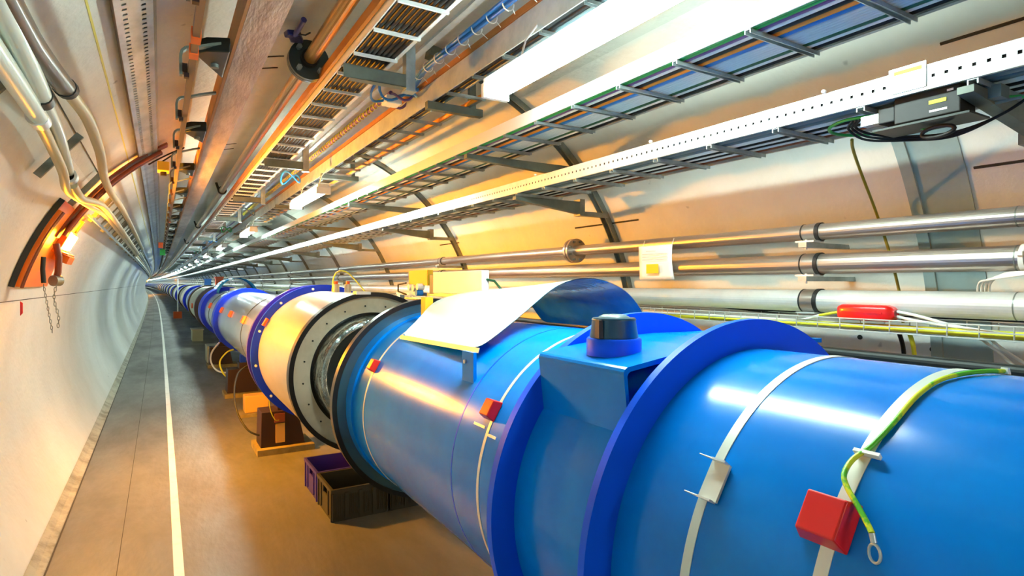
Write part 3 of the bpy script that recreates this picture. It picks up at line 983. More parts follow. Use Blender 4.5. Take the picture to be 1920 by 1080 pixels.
pts = [(2.28, 1.27, 2.12), (2.36, 1.31, 2.10), (2.50, 1.355, 2.03), (2.66, 1.395, 1.93), (2.71, 1.395, 1.86), (2.71, 1.36, 1.75), (2.71, 1.325, 1.62), (2.71, 1.30, 1.50), (2.71, 1.29, 1.40)]
tag(MB().tube(wav(pts, 0.006), 0.006, 8).build('drop_cable', 'cyellow'), 'thin olive yellow cable dropping from the right tray behind the pipes', 'cable')
M['drop'] = mat('olive_yellow_sheath', '8a8420', 0.5)
bpy.data.objects['drop_cable'].data.materials[0] = M['drop']

# ------------------------------------------------------------------ blue cable bundle with white ties
for k, (dx, dz, lab) in enumerate(((0, 0, 'lowest blue cable of the bundle beside the lamp ladder'), (0.016, 0.006, 'right blue cable of the bundle beside the lamp ladder'),
                                   (-0.004, 0.017, 'left blue cable of the bundle beside the lamp ladder'), (0.012, 0.022, 'uppermost blue cable of the bundle beside the lamp ladder'))):
    pts = [(1.25 + dx + 0.01 * sin(y_ * 1.3 + k), y_, 2.735 + dz) for y_ in [-1, 0, 1, 2, 2.4, 2.7, 3.0]] + [(1.285 + dx, 3.25, 2.74 + dz), (1.30 + dx, 3.4, 2.73 + dz)]
    tag(MB().tube(wav(pts, 0.007), 0.0085, 8).build('blue_cable', 'cblue'), lab, 'cable', 'blue cables bundled beside the lamp ladder')
for k in range(14):
    yy = 1.3 + 0.14 * k
    g = MB().ring(yy, yy + 0.006, 0.026, 0.029, cx=1.258 + 0.01 * sin(yy * 1.3), cz=2.746, seg=16)
    g.cyl((1.285, yy + 0.003, 2.73), (1.30 + 0.01 * (k % 3), yy + 0.01, 2.715), 0.0018, 5)
    lab = '%s white cable tie from the camera on the blue bundle' % nth(k)
    tag(g.build('cable_tie', 'cwhite'), lab, 'cable tie', 'white ties on the blue bundle')
for k, (rx, ry, cxx, cyy, lab, m) in enumerate(((0.13, 0.16, 1.19, 3.36, 'large blue cable loop right of the narrow ladder bracket', 'cblue'), (0.11, 0.12, 1.20, 3.30, 'inner blue cable loop right of the narrow ladder bracket', 'cblue'),
                                      (0.06, 0.09, 1.28, 3.46, 'small violet blue cable loop at the end of the blue bundle', 'cpurple'))):
    pts = [(cxx + rx * cos(a), cyy + ry * sin(a), 2.70 + 0.03 * sin(2 * a + k)) for a in [2 * pi * j / 24 for j in range(25)]]
    tag(MB().tube(pts, 0.008, 8, caps=False).build('cable_coil', m), lab, 'cable', 'blue cable loops by the narrow ladder')
t = thing('junction_box', 'small white junction box among the blue cable loops', 'box', (1.24, 3.5, 2.66))
MB().box(1.18, 1.28, 3.46, 3.56, 2.67, 2.72).build('body', 'white', t, bevel=0.006)
MB().cyl((1.23, 3.56, 2.695), (1.22, 3.60, 2.695), 0.014).build('gland', 'cblue', t)
# spiral wrapped purple cable beyond the loops
t = thing('spiral_wrapped_cable', 'purple cable with pale spiral wrap beyond the blue loops', 'cable', (1.27, 5, 2.74))
pts = [(1.24, 3.55, 2.76)] + [(1.25, 3.8 + 0.5 * k, 2.77) for k in range(50)]
MB().tube([(x, y_, z_) for x, y_, z_ in pts], 0.014, 10).build('core', 'cpurple', t)
hel = [(1.25 + 0.018 * cos(2 * pi * s / 14), 3.7 + 0.075 * s / 14, 2.77 + 0.018 * sin(2 * pi * s / 14)) for s in range(14 * 100)]
MB().tube(hel, 0.0035, 4).build('spiral_wrap', 'cyellow', t)
tag(MB().sweep([(1.17, 2.79), (1.20, 2.785), (1.20, 2.80), (1.17, 2.805)], LONG).build('ceiling_strip', 'galvbright'), 'flat pale duct beside the spiral wrapped cable', 'duct')
t = thing('ceiling_stub', 'dark square stub on the ceiling left of the blue bundle', 'bracket', (1.40, 3.16, 2.86))
MB().frame_box((1.37, 3.17, 2.93), (1, 0, -0.2), (0, 1, 0), (-0.2, 0, -1), 0.07, 0.08, 0.06).build('body', 'olive', t)
# far tangles of cables hanging near the lamp ladder
for k in range(6):
    yy = 6.2 + 3.3 * k
    m = ['cblue', 'cteal', 'cgreen'][k % 3]
    pts = [(1.12 + 0.09 * cos(a), yy + 0.12 * sin(a), 2.62 + 0.05 * sin(2 * a)) for a in [2 * pi * j / 16 for j in range(17)]]
    lab = '%s small loose cable loop from the camera beside the distant ceiling ladder' % nth(k)
    tag(MB().tube(pts, 0.009, 6, caps=False).build('cable_coil', m), lab, 'cable', 'distant loose cable loops')

# ------------------------------------------------------------------ pipes on the right wall
def wall_pipe(label, x, z, r, m, flange_y=None):
    t = thing('wall_pipe', label, 'pipe', (x, 3, z), 'three pipes along the right wall')
    pr = [(x + r * cos(2 * pi * k / 28), z + r * sin(2 * pi * k / 28)) for k in range(28)]
    MB().sweep(pr, LONG, smooth=True).build('tube', m, t)
    if flange_y:
        g = MB()
        g.ring(flange_y, flange_y + 0.022, r, 0.088, cx=x, cz=z, seg=40)
        g.ring(flange_y + 0.032, flange_y + 0.055, r, 0.088, cx=x, cz=z, seg=40)
        f = g.build('flange', 'pipe', t)
        for k in range(8):
            a = 2 * pi * (k + 0.5) / 8
            MB().cyl((x + 0.068 * cos(a), flange_y - 0.014, z + 0.068 * sin(a)), (x + 0.068 * cos(a), flange_y + 0.07, z + 0.068 * sin(a)), 0.009, 6).build('bolt', 'darkzinc', f)
    for yy in (0.86,):
        MB().ring(yy, yy + 0.004, r, r + 0.0012, cx=x, cz=z, seg=28).build('weld_seam', 'darkzinc', t)
    return t


P1 = (2.60, 1.805, 0.037)
P2 = (2.60, 1.658, 0.046)
P3 = (2.60, 1.487, 0.051)
wall_pipe('slimmest steel pipe, highest of the three on the right wall', *P1, 'pipe', 3.43)
wall_pipe('brushed steel pipe in the middle of the three on the right wall', *P2, 'pipe')
wall_pipe('thick pale pipe, lowest of the three on the right wall', *P3, 'pipewhite')
for row, (x, z, r) in enumerate((P1, P2, P3)):
    word = ['top', 'middle', 'lowest'][row]
    yy = 1.63
    t = thing('pipe_clamp', 'nearest clamp and bracket of the %s wall pipe' % word, 'clamp', (x, yy, z - r - 0.04), 'clamps of the three wall pipes')
    g = MB().ring(yy - 0.03, yy + 0.03, r, r + 0.003, cx=x, cz=z, seg=28)
    g.build('band', 'pipe', t)
    g = MB().ring(yy - 0.05, yy - 0.032, r, r + 0.006, cx=x, cz=z, seg=28).ring(yy + 0.032, yy + 0.037, r, r + 0.004, cx=x, cz=z, seg=28)
    g.build('rubber_lining', 'rubber', t)
    if row < 2:
        MB().box(x - 0.06, x + 0.02, yy - 0.045, yy + 0.045, z - r - 0.011, z - r - 0.003).build('saddle', 'galvbright', t)
        wx = wallx(z - r - 0.03)
        g = MB().box(x - 0.075, wx + 0.01, yy - 0.02, yy + 0.02, z - r - 0.034, z - r - 0.012)
        g.build('bracket_arm', 'galv', t)
        MB().cyl((x - 0.045, yy, z - r - 0.045), (x - 0.045, yy, z - r + 0.002), 0.006, 6).build('bolt', 'galvbright', t)
    else:
        MB().box(x - 0.06, x + 0.05, yy - 0.05, yy + 0.04, z - r - 0.006, z - r).build('saddle', 'galvbright', t)
    for i in range(1, 12):
        lab = '%s clamp from the camera on the %s wall pipe' % (nth(i), word) if i < 6 else 'tiny far clamp on the %s wall pipe' % word
        dup(t, 4.18 * i, lab)

t = thing('hanging_notice', 'white paper notice with a yellow picture hanging from the top wall pipe', 'notice', (2.53, 2.57, 1.59))
vs, fs = [], []
for i in range(9):
    for j in range(9):
        u, v = i / 8, j / 8
        vs.append((2.535 - 0.012 * sin(pi * v) * u + 0.01 * (1 - v), 2.715 - 0.285 * u + 0.006 * v * u, 1.590 + 0.205 * v))
for i in range(8):
    for j in range(8):
        a = i * 9 + j
        fs.append((a, a + 1, a + 10, a + 9))
MB().add(vs, fs, 0, True).build('sheet', 'paper', t, solid=0.001)
MB().frame_box((2.518, 2.580, 1.655), (0, 1, 0), (0, 0, 1), (-1, 0, 0), 0.10, 0.055, 0.001).build('yellow_picture', 'inkyellow', t)
g = MB()
for k in range(4):
    g.frame_box((2.5185, 2.565 + (0.03 if k == 0 else 0), 1.760 - 0.017 * k), (0, 1, 0), (0, 0, 1), (-1, 0, 0), 0.20 if k else 0.08, 0.003, 0.001)
g.build('print_lines', 'ink', t)
for yy in (2.69, 2.45):
    MB().cyl((2.545, yy, 1.79), (2.562, yy, 1.83), 0.002, 5).build('string', 'cwhite', t)
# white cable ties and looped white wires on the middle pipe, right edge
g = MB().ring(0.835, 0.850, P2[2], P2[2] + 0.004, cx=P2[0], cz=P2[1], seg=28)
g.box(2.54, 2.556, 0.833, 0.852, 1.665, 1.68)
tag(g.build('cable_tie', 'cwhite'), 'pale tie around the middle wall pipe near the right edge', 'cable tie')
for k in range(4):
    pts = [(2.56, 0.70, 1.60), (2.553, 0.78, 1.606), (2.556, 0.85, 1.608 - 0.004 * k), (2.60, 0.91 + 0.012 * k, 1.60 - 0.006 * k), (2.66, 0.965 + 0.012 * k, 1.57), (2.70, 0.985 + 0.012 * k, 1.52), (2.71, 0.99 + 0.012 * k, 1.42)]
    tag(MB().tube(wav(pts, 0.004), 0.004, 6).build('looped_wire', 'cwhite'), '%s of four thin pale wires looping down behind the lowest wall pipe' % ['innermost', 'second', 'third', 'outermost'][k], 'cable', 'pale wires looping behind the lowest wall pipe')

# ------------------------------------------------------------------ wire basket tray with yellow and white cables
t = thing('wire_basket_tray', 'pale wire mesh basket tray below the three wall pipes', 'cable tray', (2.58, 3, 1.37))
for (x, z) in ((2.50, 1.42), (2.50, 1.395), (2.50, 1.37), (2.555, 1.366), (2.61, 1.366), (2.66, 1.37), (2.66, 1.425)):
    r = 0.0028
    pr = [(x + r * cos(2 * pi * k / 5), z + r * sin(2 * pi * k / 5)) for k in range(5)]
    MB().sweep(pr, LONG, smooth=True).build('long_wire', 'wire', t)
me = None
for k in range(100):
    yy = 0.34 + 0.1 * k
    if me is None:
        me = MB().tube([(2.50, yy, 1.42), (2.50, yy, 1.368), (2.66, yy, 1.368), (2.66, yy, 1.425)], 0.0028, 5).build('cross_wire', 'wire', t)
    else:
        c = me.copy()
        C.objects.link(c)
        c.location = (bend(0, yy)[0] - bend(0, 0.34)[0], yy - 0.34, 0)
g = MB()
for k in range(100, 320):
    yy = 0.34 + 0.1 * k
    g.bar((2.50, yy, 1.368), (2.66, yy, 1.368), 0.005, 0.005)
    g.bar((2.50, yy, 1.368), (2.50, yy, 1.42), 0.005, 0.005)
o = g.build('cross_wires_far', 'wire', t)
o['kind'] = 'stuff'
runs('cables in the wire basket tray', [
    (2.520, 0.008, 'cyellow', 'yellow cable nearest the front of the wire basket tray'),
    (2.540, 0.008, 'cyellow', 'second yellow cable from the front of the wire basket tray'),
    (2.563, 0.008, 'cwhite', 'white cable in the middle of the wire basket tray'),
    (2.585, 0.009, 'cyellow', 'yellow cable in the middle of the wire basket tray'),
    (2.612, 0.009, 'cwhite', 'white cable behind the yellow ones in the wire basket tray'),
    (2.638, 0.008, 'clight', 'pale blue cable at the back of the wire basket tray')], 1.372, wob=0.008)
t = thing('splice_box', 'red plastic cable splice sleeve lying in the wire basket tray', 'box', (2.55, 1.34, 1.40))
vs, fs = [], []
prof = []
for k in range(28):
    a = 2 * pi * k / 28
    c_, s_ = cos(a), sin(a)
    prof.append((0.044 * (abs(c_) ** 0.5) * (1 if c_ > 0 else -1), 0.034 * (abs(s_) ** 0.5) * (1 if s_ > 0 else -1)))
ysl = [(1.235, 0.45), (1.243, 0.75), (1.262, 1.0), (1.44, 1.0), (1.458, 0.8), (1.466, 0.5)]
for (yy, s) in ysl:
    for (a, b) in prof:
        vs.append((2.545 + a * s, yy, 1.446 + b * s))
n_ = 28
for i in range(len(ysl) - 1):
    for k in range(n_):
        a, b = i * n_ + k, i * n_ + (k + 1) % n_
        fs.append((a, b, b + n_, a + n_))
fs.append(tuple(range(n_)))
fs.append(tuple(range((len(ysl) - 1) * n_, len(ysl) * n_)))
MB().add(vs, fs, 0, True).build('shell', 'red', t)
MB().box(2.497, 2.503, 1.27, 1.43, 1.444, 1.450).build('seam_rib', 'red', t)
for k, (m, lab) in enumerate((('cyellow', 'yellow cable entering the left end of the red splice sleeve'), ('cwhite', 'white cable entering the left end of the red splice sleeve'))):
    pts = [(2.535 + 0.02 * k, 1.46, 1.445), (2.53, 1.55, 1.425), (2.53, 1.66, 1.395), (2.55, 1.85, 1.385)]
    tag(MB().tube(wav(pts, 0.006), 0.006, 8).build('splice_cable', m), lab, 'cable')
for k, (m, lab) in enumerate((('cwhite', 'upper white cable leaving the right end of the red splice sleeve'), ('cwhite', 'lower white cable leaving the right end of the red splice sleeve'))):
    pts = [(2.55, 1.24, 1.455 - 0.02 * k), (2.54, 1.15, 1.44 - 0.02 * k), (2.53, 1.0, 1.405), (2.54, 0.8, 1.385), (2.55, 0.5, 1.385)]
    tag(MB().tube(wav(pts, 0.006), 0.006, 8).build('splice_cable', m), lab, 'cable')
for k in range(2):
    pts = [(2.68, 3.2, 1.50), (2.66, 2.6, 1.478 - 0.012 * k), (2.66, 2.2, 1.452 - 0.012 * k), (2.665, 1.9, 1.435 - 0.01 * k), (2.67, 1.6, 1.43), (2.67, 0.8, 1.43)]
    tag(MB().tube(wav(pts, 0.008), 0.008, 8).build('sagging_cable', 'cblack'), ['upper', 'lower'][k] + ' black cable sagging between the lowest pipe and the basket tray', 'cable')
for k in range(2):
    pts = [(2.60, 0.98 - 0.03 * k, 1.372), (2.62, 0.93 - 0.03 * k, 1.32), (2.66, 0.87 - 0.06 * k, 1.25), (2.70, 0.80 - 0.08 * k, 1.20)]
    tag(MB().tube(wav(pts, 0.005), 0.0055, 8).build('hanging_wire', 'cwhite'), ['left', 'right'][k] + ' white wire hanging below the basket tray near the right edge', 'cable')
for k, (m, dy) in enumerate((('cblack', 0.0), ('cyellow', -0.04))):
    pts = [(2.64, 1.275 + dy, 1.37), (2.67, 1.27 + dy, 1.30), (2.68, 1.27 + dy, 1.2), (2.68, 1.27 + dy, 1.0)]
    tag(MB().tube(wav(pts, 0.009), 0.009, 8).build('vertical_cable', m), ['dark', 'yellow'][k] + ' cable running down the wall below the red splice sleeve', 'cable')
pr = [(2.30 + 0.022 * cos(2 * pi * k / 16), 1.292 + 0.022 * sin(2 * pi * k / 16)) for k in range(16)]
tag(MB().sweep(pr, LONG, smooth=True).build('floor_side_pipe', 'iron'), 'dark pipe just behind the top of the big blue magnet', 'pipe')
for k, (yy, z) in enumerate(((1.62, 1.30), (1.30, 1.27), (1.20, 1.265))):
    x = wallx(z)
    g = MB().cyl((x + 0.01, yy, z), (x - 0.006, yy, z), 0.012, 10)
    tag(g.build('anchor_plug', 'iron'), ['left', 'middle', 'right'][k] + ' dark anchor hole in the wall below the basket tray', 'anchor', 'anchor holes below the basket tray')


# ------------------------------------------------------------------ the near magnet
def surf(deg, y, R=MR):
    a = radians(deg)
    return (MX + R * cos(a), y, MZ + R * sin(a)), (-sin(a), 0, cos(a)), (cos(a), 0, sin(a))


mag = thing('magnet_cryostat', 'big glossy blue magnet cylinder with raised flanges filling the right foreground', 'magnet', (MX, 0.5, 0.4))
MB().lathe_y([(Y0 + 4, 0.0), (Y0 + 4, MR), (2.90, MR)], seg=160).build('vessel', 'blue', mag)
f1 = MB().ring(0.940, 0.960, MR - 0.01, 0.53, seg=200).build('front_flange', 'bluedeep', mag)
f1['label'] = 'near raised blue flange'
f2 = MB().ring(1.325, 1.350, MR - 0.01, 0.53, seg=200).build('rear_flange', 'bluedeep', mag)
f2['label'] = 'raised blue flange behind the channel box'
MB().ring(0.957, 1.33, MR - 0.01, MR + 0.004, seg=160).build('neck', 'blue', mag)
# bent-plate channel between the flanges
g = MB()
out = [(0.893, 1.222), (0.876, 1.366)] + [(0.890 + 0.014 * cos(radians(a)), 1.369 + 0.014 * sin(radians(a))) for a in (165, 135, 105)] + [(1.0, 1.398), (1.15, 1.412), (1.30, 1.417), (1.62, 1.412)]
inn = [(x_ + 0.010, z_ - 0.010) if i_ > 1 else (x_ + 0.010, z_) for i_, (x_, z_) in enumerate(out)]
inn[-1] = (1.62, 1.400)
g.sweep(out + inn[::-1], [0.985, 1.325])
g.build('channel_box', 'blue', mag)
# survey socket on the channel
kx, ky = 0.985, 1.145
sock = MB().tube([(kx, ky, 1.388), (kx, ky, 1.392), (kx, ky, 1.428), (kx, ky, 1.432)], 0.069, 64, radii=[0.069, 0.069, 0.069, 0.066]).build('survey_socket', 'bluedeep', mag)
MB().tube([(kx, ky, 1.431), (kx, ky, 1.435), (kx, ky, 1.475), (kx, ky, 1.478), (kx, ky, 1.482)], 0.058, 64, radii=[0.060, 0.061, 0.055, 0.056, 0.053]).build('socket_cap', 'socket', sock)
MB().tube([(kx, ky, 1.482), (kx, ky, 1.485), (kx, ky, 1.490)], 0.04, 48, radii=[0.040, 0.038, 0.028]).build('cap_disc', 'cteal', sock)
MB().frame_box((kx - 0.058, ky - 0.012, 1.434), (0.3, 1, 0), (1, -0.3, 0), (0, 0, 1), 0.03, 0.012, 0.045, taper=0.75).build('cap_latch', 'bbox', sock)
# straps round the vessel
for i, (yy, w) in enumerate(((0.747, 0.020), (0.511, 0.021), (1.540, 0.014), (2.685, 0.014))):
    o = MB().ring(yy - w / 2, yy + w / 2, MR - 0.002, MR + 0.0022, seg=160).build('strap', 'strap', mag)
# straps 1 and 2 are wider where a pale backing tape lies below them
for (yy, ang, sz, hh) in ((0.518, 146.3, 0.078, 0.034), (1.555, 149.5, 0.064, 0.03), (2.690, 150, 0.062, 0.03)):
    o_, u_, n_ = surf(ang, yy, MR + 0.001)
    MB().frame_box(o_, u_, (0, 1, 0), n_, sz, sz * 0.98, hh, taper=0.80).build('red_cap', 'red', mag, bevel=0.003)
# steel clip on the nearest strap but one
o_, u_, n_ = surf(146.6, 0.733, MR + 0.003)
cl = MB().frame_box(o_, u_, (0, 1, 0), n_, 0.072, 0.040, 0.006).build('strap_clip', 'strap', mag)
for s in (-1, 1):
    o2, u2, n2 = surf(146.6 + s * 4.5, 0.733, MR + 0.003)
    g = MB().frame_box(o2, u2, (0, 1, 0), n2, 0.004, 0.030, 0.018)
    p = Vector(o2) + Vector(n2) * 0.014 + Vector((0, 0.012, 0))
    g.cyl(p, p + Vector((0, 0.030, 0)) + Vector(n2) * 0.006, 0.0022, 6, r2=0.0012)
    g.build('clip_jaw', 'galvbright', cl)
# L marks on the strap further left
for (yy, ang, a_, b_) in ((1.60, 156.5, 0.008, 0.07), (1.51, 158.5, 0.008, 0.05)):
    o_, u_, n_ = surf(ang, yy, MR)
    MB().frame_box(o_, u_, (0, 1, 0), n_, a_, b_, 0.002).build('tape_mark', 'strap', mag)
MB().ring(1.722, 1.728, MR - 0.002, MR + 0.0012, seg=160).build('weld_seam', 'bluedeep', mag)
MB().ring(2.86, 2.952, MR - 0.01, MR + 0.010, seg=160).build('end_band', 'blue', mag)
ef = MB().ring(2.952, 2.985, 0.43, 0.514, seg=200).build('end_flange', 'teal', mag)
MB().ring(2.945, 2.992, 0.512, 0.536, seg=200).build('black_sealing_ring', 'black', ef)
# blue upright tab carrying the sheet
o_, u_, n_ = surf(144.5, 1.80, MR)
tb = MB().frame_box((0.905, 1.80, 1.21), (0, 1, 0), (1, 0, 0), (0, 0, 1), 0.085, 0.012, 0.125).build('sheet_support_tab', 'blue', mag)
MB().cyl((0.898, 1.815, 1.30), (0.892, 1.815, 1.30), 0.007, 12).build('tab_bolt', 'galvbright', tb)
# green and yellow earth wire along the second strap
t = thing('earth_wire', 'green and yellow earth wire lying over the blue magnet, ending in a steel lug', 'cable', (0.9, 0.5, 1.2))
import itertools
def onm(deg, y, R=MR + 0.006):
    p, _, _ = surf(deg, y, R)
    return p
pts = [onm(84, 0.452), onm(90, 0.462), onm(96, 0.478), onm(103, 0.492), onm(112, 0.496), onm(122, 0.497), onm(129, 0.507), onm(133.5, 0.517, MR + 0.014), onm(137.5, 0.514, MR + 0.022), onm(140, 0.500, MR + 0.024), onm(142.5, 0.478, MR + 0.024), onm(145, 0.457, MR + 0.025), onm(146.3, 0.447, MR + 0.026)]
MB().tube(wav(pts, 0.005), 0.0042, 10).build('wire', 'ygreen', t)
e = Vector(pts[-1])
lg = MB().tube([e, e + Vector((-0.002, -0.004, -0.012))], 0.0042, 10).build('lug_barrel', 'galvbright', t)
ring_c = e + Vector((-0.004, -0.006, -0.026))
g = MB()
g.tube([ring_c + Vector((0.004 * cos(a) * 0.5, 0.009 * cos(a), 0.013 * sin(a))) for a in [2 * pi * k / 20 for k in range(21)]], 0.0022, 6, caps=False)
g.build('lug_ring', 'galvbright', lg)
ty = MB().ring(0.494, 0.502, 0.012, 0.0145, cx=onm(128, 0, MR + 0.004)[0], cz=onm(128, 0, MR + 0.004)[2], seg=16)
p, u_, n_ = surf(131, 0.505, MR + 0.003)
MB().frame_box(p, (0, 1, 0), u_, n_, 0.04, 0.006, 0.010).build('cable_tie', 'cwhite', t)
p, u_, n_ = surf(84, 0.452, MR + 0.001)
MB().frame_box(p, (0, 1, 0), u_, n_, 0.014, 0.012, 0.012, taper=0.7).build('end_boot', 'cwhite', t)

# ------------------------------------------------------------------ curved sheet lying on the magnet
near = [(0.955, 1.340), (1.05, 1.400), (1.165, 1.478), (1.24, 1.535), (1.31, 1.571), (1.375, 1.586), (1.44, 1.590), (1.51, 1.583), (1.575, 1.563), (1.64, 1.533), (1.71, 1.470), (1.77, 1.370)]
farp = [(0.975, 1.325), (1.05, 1.385), (1.09, 1.43), (1.13, 1.472), (1.20, 1.50), (1.30, 1.52), (1.41, 1.533), (1.50, 1.538), (1.58, 1.528), (1.65, 1.50), (1.71, 1.45), (1.77, 1.36)]
vs, fs = [], []
NY = 10
for j in range(NY + 1):
    s = j / NY
    for i in range(12):
        n0, n1 = near[i], farp[i]
        q = s ** 0.8
        vs.append((n0[0] * (1 - s) + n1[0] * s, 1.82 + 0.83 * s, n0[1] * (1 - q) + n1[1] * q))
w = 12
up, dn = MB(), MB()
for j in range(NY):
    for i in range(w - 1):
        a = j * w + i
        fs.append((a, a + w, a + w + 1, a + 1))
t = thing('curved_metal_sheet', 'large white curled metal sheet arching over the top of the blue magnet', 'sheet', (1.3, 2.2, 1.34))
up.add([(a, b, c + 0.0012) for a, b, c in vs], [f[::-1] for f in fs], 0, True)
o = up.build('white_face', 'sheettop', t)
o['label'] = 'matt white upper face'
md = o.modifiers.new('smooth', 'SUBSURF'); md.levels = 2; md.render_levels = 2
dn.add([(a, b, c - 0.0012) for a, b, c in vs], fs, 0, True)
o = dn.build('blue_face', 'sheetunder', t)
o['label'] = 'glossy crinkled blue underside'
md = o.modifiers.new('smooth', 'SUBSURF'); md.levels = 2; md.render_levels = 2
g = MB().add([(0.955, 1.82, 1.342), (0.972, 2.65, 1.324), (0.966, 2.65, 1.306), (0.950, 1.82, 1.325)], [(0, 1, 2, 3)])
g.build('folded_lip', 'sheettop', t, solid=0.002)

# ------------------------------------------------------------------ white box and yellow column behind the sheet
t = thing('control_cabinet', 'white box with a yellow end plate standing behind the curled sheet', 'box', (1.6, 3.1, 1.41))
MB().box(1.50, 1.545, 2.83, 3.50, 1.505, 1.640).build('body', 'white', t, bevel=0.004)
MB().box(1.505, 1.54, 2.86, 4.20, 1.485, 1.505).build('support_rail', 'galv', t)
MB().box(1.505, 1.54, 2.86, 2.90, 1.335, 1.485).build('foot', 'galv', t)
MB().box(1.505, 1.54, 4.12, 4.18, 1.42, 1.485).build('foot', 'galv', t)
MB().box(1.50, 1.545, 3.50, 3.56, 1.50, 1.625).build('connector_panel', 'cteal', t, bevel=0.004)
MB().box(1.49, 1.53, 3.57, 3.90, 1.555, 1.655).build('yellow_end_plate', 'yellow', t)
for k, (yy, zz, m) in enumerate(((3.66, 1.545, 'white'), (3.74, 1.535, 'galvbright'), (3.68, 1.505, 'cblue'), (3.82, 1.54, 'white'))):
    MB().cyl((1.50, yy, zz), (1.455, yy, zz), 0.022, 14).build('connector', m, t)
MB().tube([(1.47, 3.90, 1.57), (1.44, 3.98, 1.56), (1.44, 3.98, 1.51), (1.47, 3.9, 1.49)], 0.006, 8).build('cord', 'rubber', t)
MB().box(1.10, 1.14, 2.66, 2.715, 1.38, 1.50).build('yellow_leg', 'yellow', t)
MB().tube([(1.53, 2.84, 1.59), (1.55, 2.78, 1.58), (1.56, 2.73, 1.54), (1.56, 2.72, 1.50)], 0.007, 8).build('side_cable', 'cdgreen', t)

# ------------------------------------------------------------------ open interconnect between the magnets
t = thing('interconnect', 'open steel interconnect with foil wrapped pipes behind the black rimmed flange', 'pipework', (MX, 3.5, 0.5))
MB().lathe_y([(3.90, 0.325), (3.86, 0.345), (3.88, 0.362), (3.86, 0.378), (3.90, 0.39), (4.10, 0.395)], seg=72).build('foil_drum', 'foil', t)
MB().ring(3.90, 3.94, 0.29, 0.327, seg=72).build('clamp_ring', 'iron', t)
MB().lathe_y([(4.0, 0.0), (4.0, 0.33)], seg=48).build('end_plate', 'iron', t)
MB().lathe_y([(3.0, 0.27), (3.40, 0.27), (3.40, 0.20)], seg=48).build('inner_drum', 'steel', t)
MB().lathe_y([(3.0, 0.0), (3.0, 0.30)], seg=48).build('end_plate', 'iron', t)
MB().tube(wav([(MX - 0.10, 3.3, MZ + 0.16), (MX - 0.17, 3.45, MZ + 0.12), (MX - 0.22, 3.65, MZ - 0.05), (MX - 0.20, 4.0, MZ - 0.14)], 0.1), 0.065, 20).build('foil_wrapped_pipe', 'foil', t)
g = MB()
pr = [(3.05 + 0.02 * k, 0.085 + 0.012 * (k % 2)) for k in range(32)]
g.lathe_y(pr, cx=MX - 0.02, cz=MZ + 0.20, seg=28)
g.build('bellows', 'steel', t)
for k, (dx, dz, r) in enumerate(((-0.10, -0.02, 0.045), (0.10, -0.02, 0.045), (0.0, -0.20, 0.05), (-0.24, -0.16, 0.03))):
    MB().cyl((MX + dx, 3.3, MZ + dz), (MX + dx, 4.0, MZ + dz), r, 20).build('pipe', 'steel', t)

sl = thing('steel_sleeve', 'brushed steel sleeve with a black rim and bright annular ring', 'magnet', (MX, 4.7, 0.4))
MB().lathe_y([(4.05, 0.545), (5.44, 0.545)], seg=160).build('cladding', 'steel', sl)
MB().ring(3.985, 4.06, 0.526, 0.556, seg=180).build('black_rim', 'black', sl)
MB().ring(4.02, 4.06, 0.415, 0.528, seg=160).build('annular_ring', 'cream', sl)
MB().ring(4.08, 4.11, 0.36, 0.44, seg=120).build('inner_ring', 'black', sl)
MB().lathe_y([(4.10, 0.42), (4.50, 0.40)], seg=80).build('dark_liner', 'black', sl)
for k in range(20):
    a = 2 * pi * (k + 0.3) / 20
    MB().cyl((MX + 0.462 * cos(a), 4.013, MZ + 0.462 * sin(a)), (MX + 0.462 * cos(a), 4.021, MZ + 0.462 * sin(a)), 0.006, 8).build('bolt', 'iron', sl)
a = radians(97)
MB().frame_box((MX + 0.552 * cos(a), 4.02, MZ + 0.545 * sin(a)), (1, 0, 0), (0, 1, 0), (0, 0, 1), 0.10, 0.09, 0.02).build('top_lug', 'white', sl)
bl = MB().ring(5.44, 5.475, 0.45, 0.605, seg=180).build('blue_flange', 'bluefar', sl)
for k in range(12):
    a = 2 * pi * (k + 0.3) / 12
    MB().cyl((MX + 0.572 * cos(a), 5.425, MZ + 0.572 * sin(a)), (MX + 0.572 * cos(a), 5.445, MZ + 0.572 * sin(a)), 0.011, 10).build('bolt', 'white', bl)
MB().frame_box((MX + 0.56 * cos(radians(150)), 5.40, MZ + 0.56 * sin(radians(150))), (-sin(radians(150)), 0, cos(radians(150))), (0, 1, 0), (cos(radians(150)), 0, sin(radians(150))), 0.07, 0.06, 0.02).build('red_cap', 'orange', sl)
# survey fixtures on the sleeve
t = thing('survey_fixture', 'pale instrument pair with a yellow wire on top of the steel sleeve', 'instrument', (1.28, 4.9, 1.49))
for dx in (-0.05, 0.05):
    MB().cyl((1.30 + dx, 4.95, 1.485), (1.30 + dx, 4.95, 1.56), 0.028, 16).build('post', 'cream', t)
    MB().cyl((1.30 + dx, 4.95, 1.56), (1.30 + dx, 4.95, 1.585), 0.016, 12).build('knob', 'orangeclip', t)
MB().tube(wav([(1.22, 4.95, 1.50), (1.235, 4.95, 1.62), (1.28, 4.95, 1.67), (1.35, 4.95, 1.655), (1.43, 4.95, 1.575), (1.50, 4.95, 1.49)], 0.01), 0.005, 8).build('yellow_wire', 'cyellow', t)


# ------------------------------------------------------------------ the magnets beyond
def ring_on(y0, y1, ro, m, parent, nm='flange', ri=0.44):
    return MB().ring(y0, y1, ri, ro, seg=96).build(nm, m, parent)


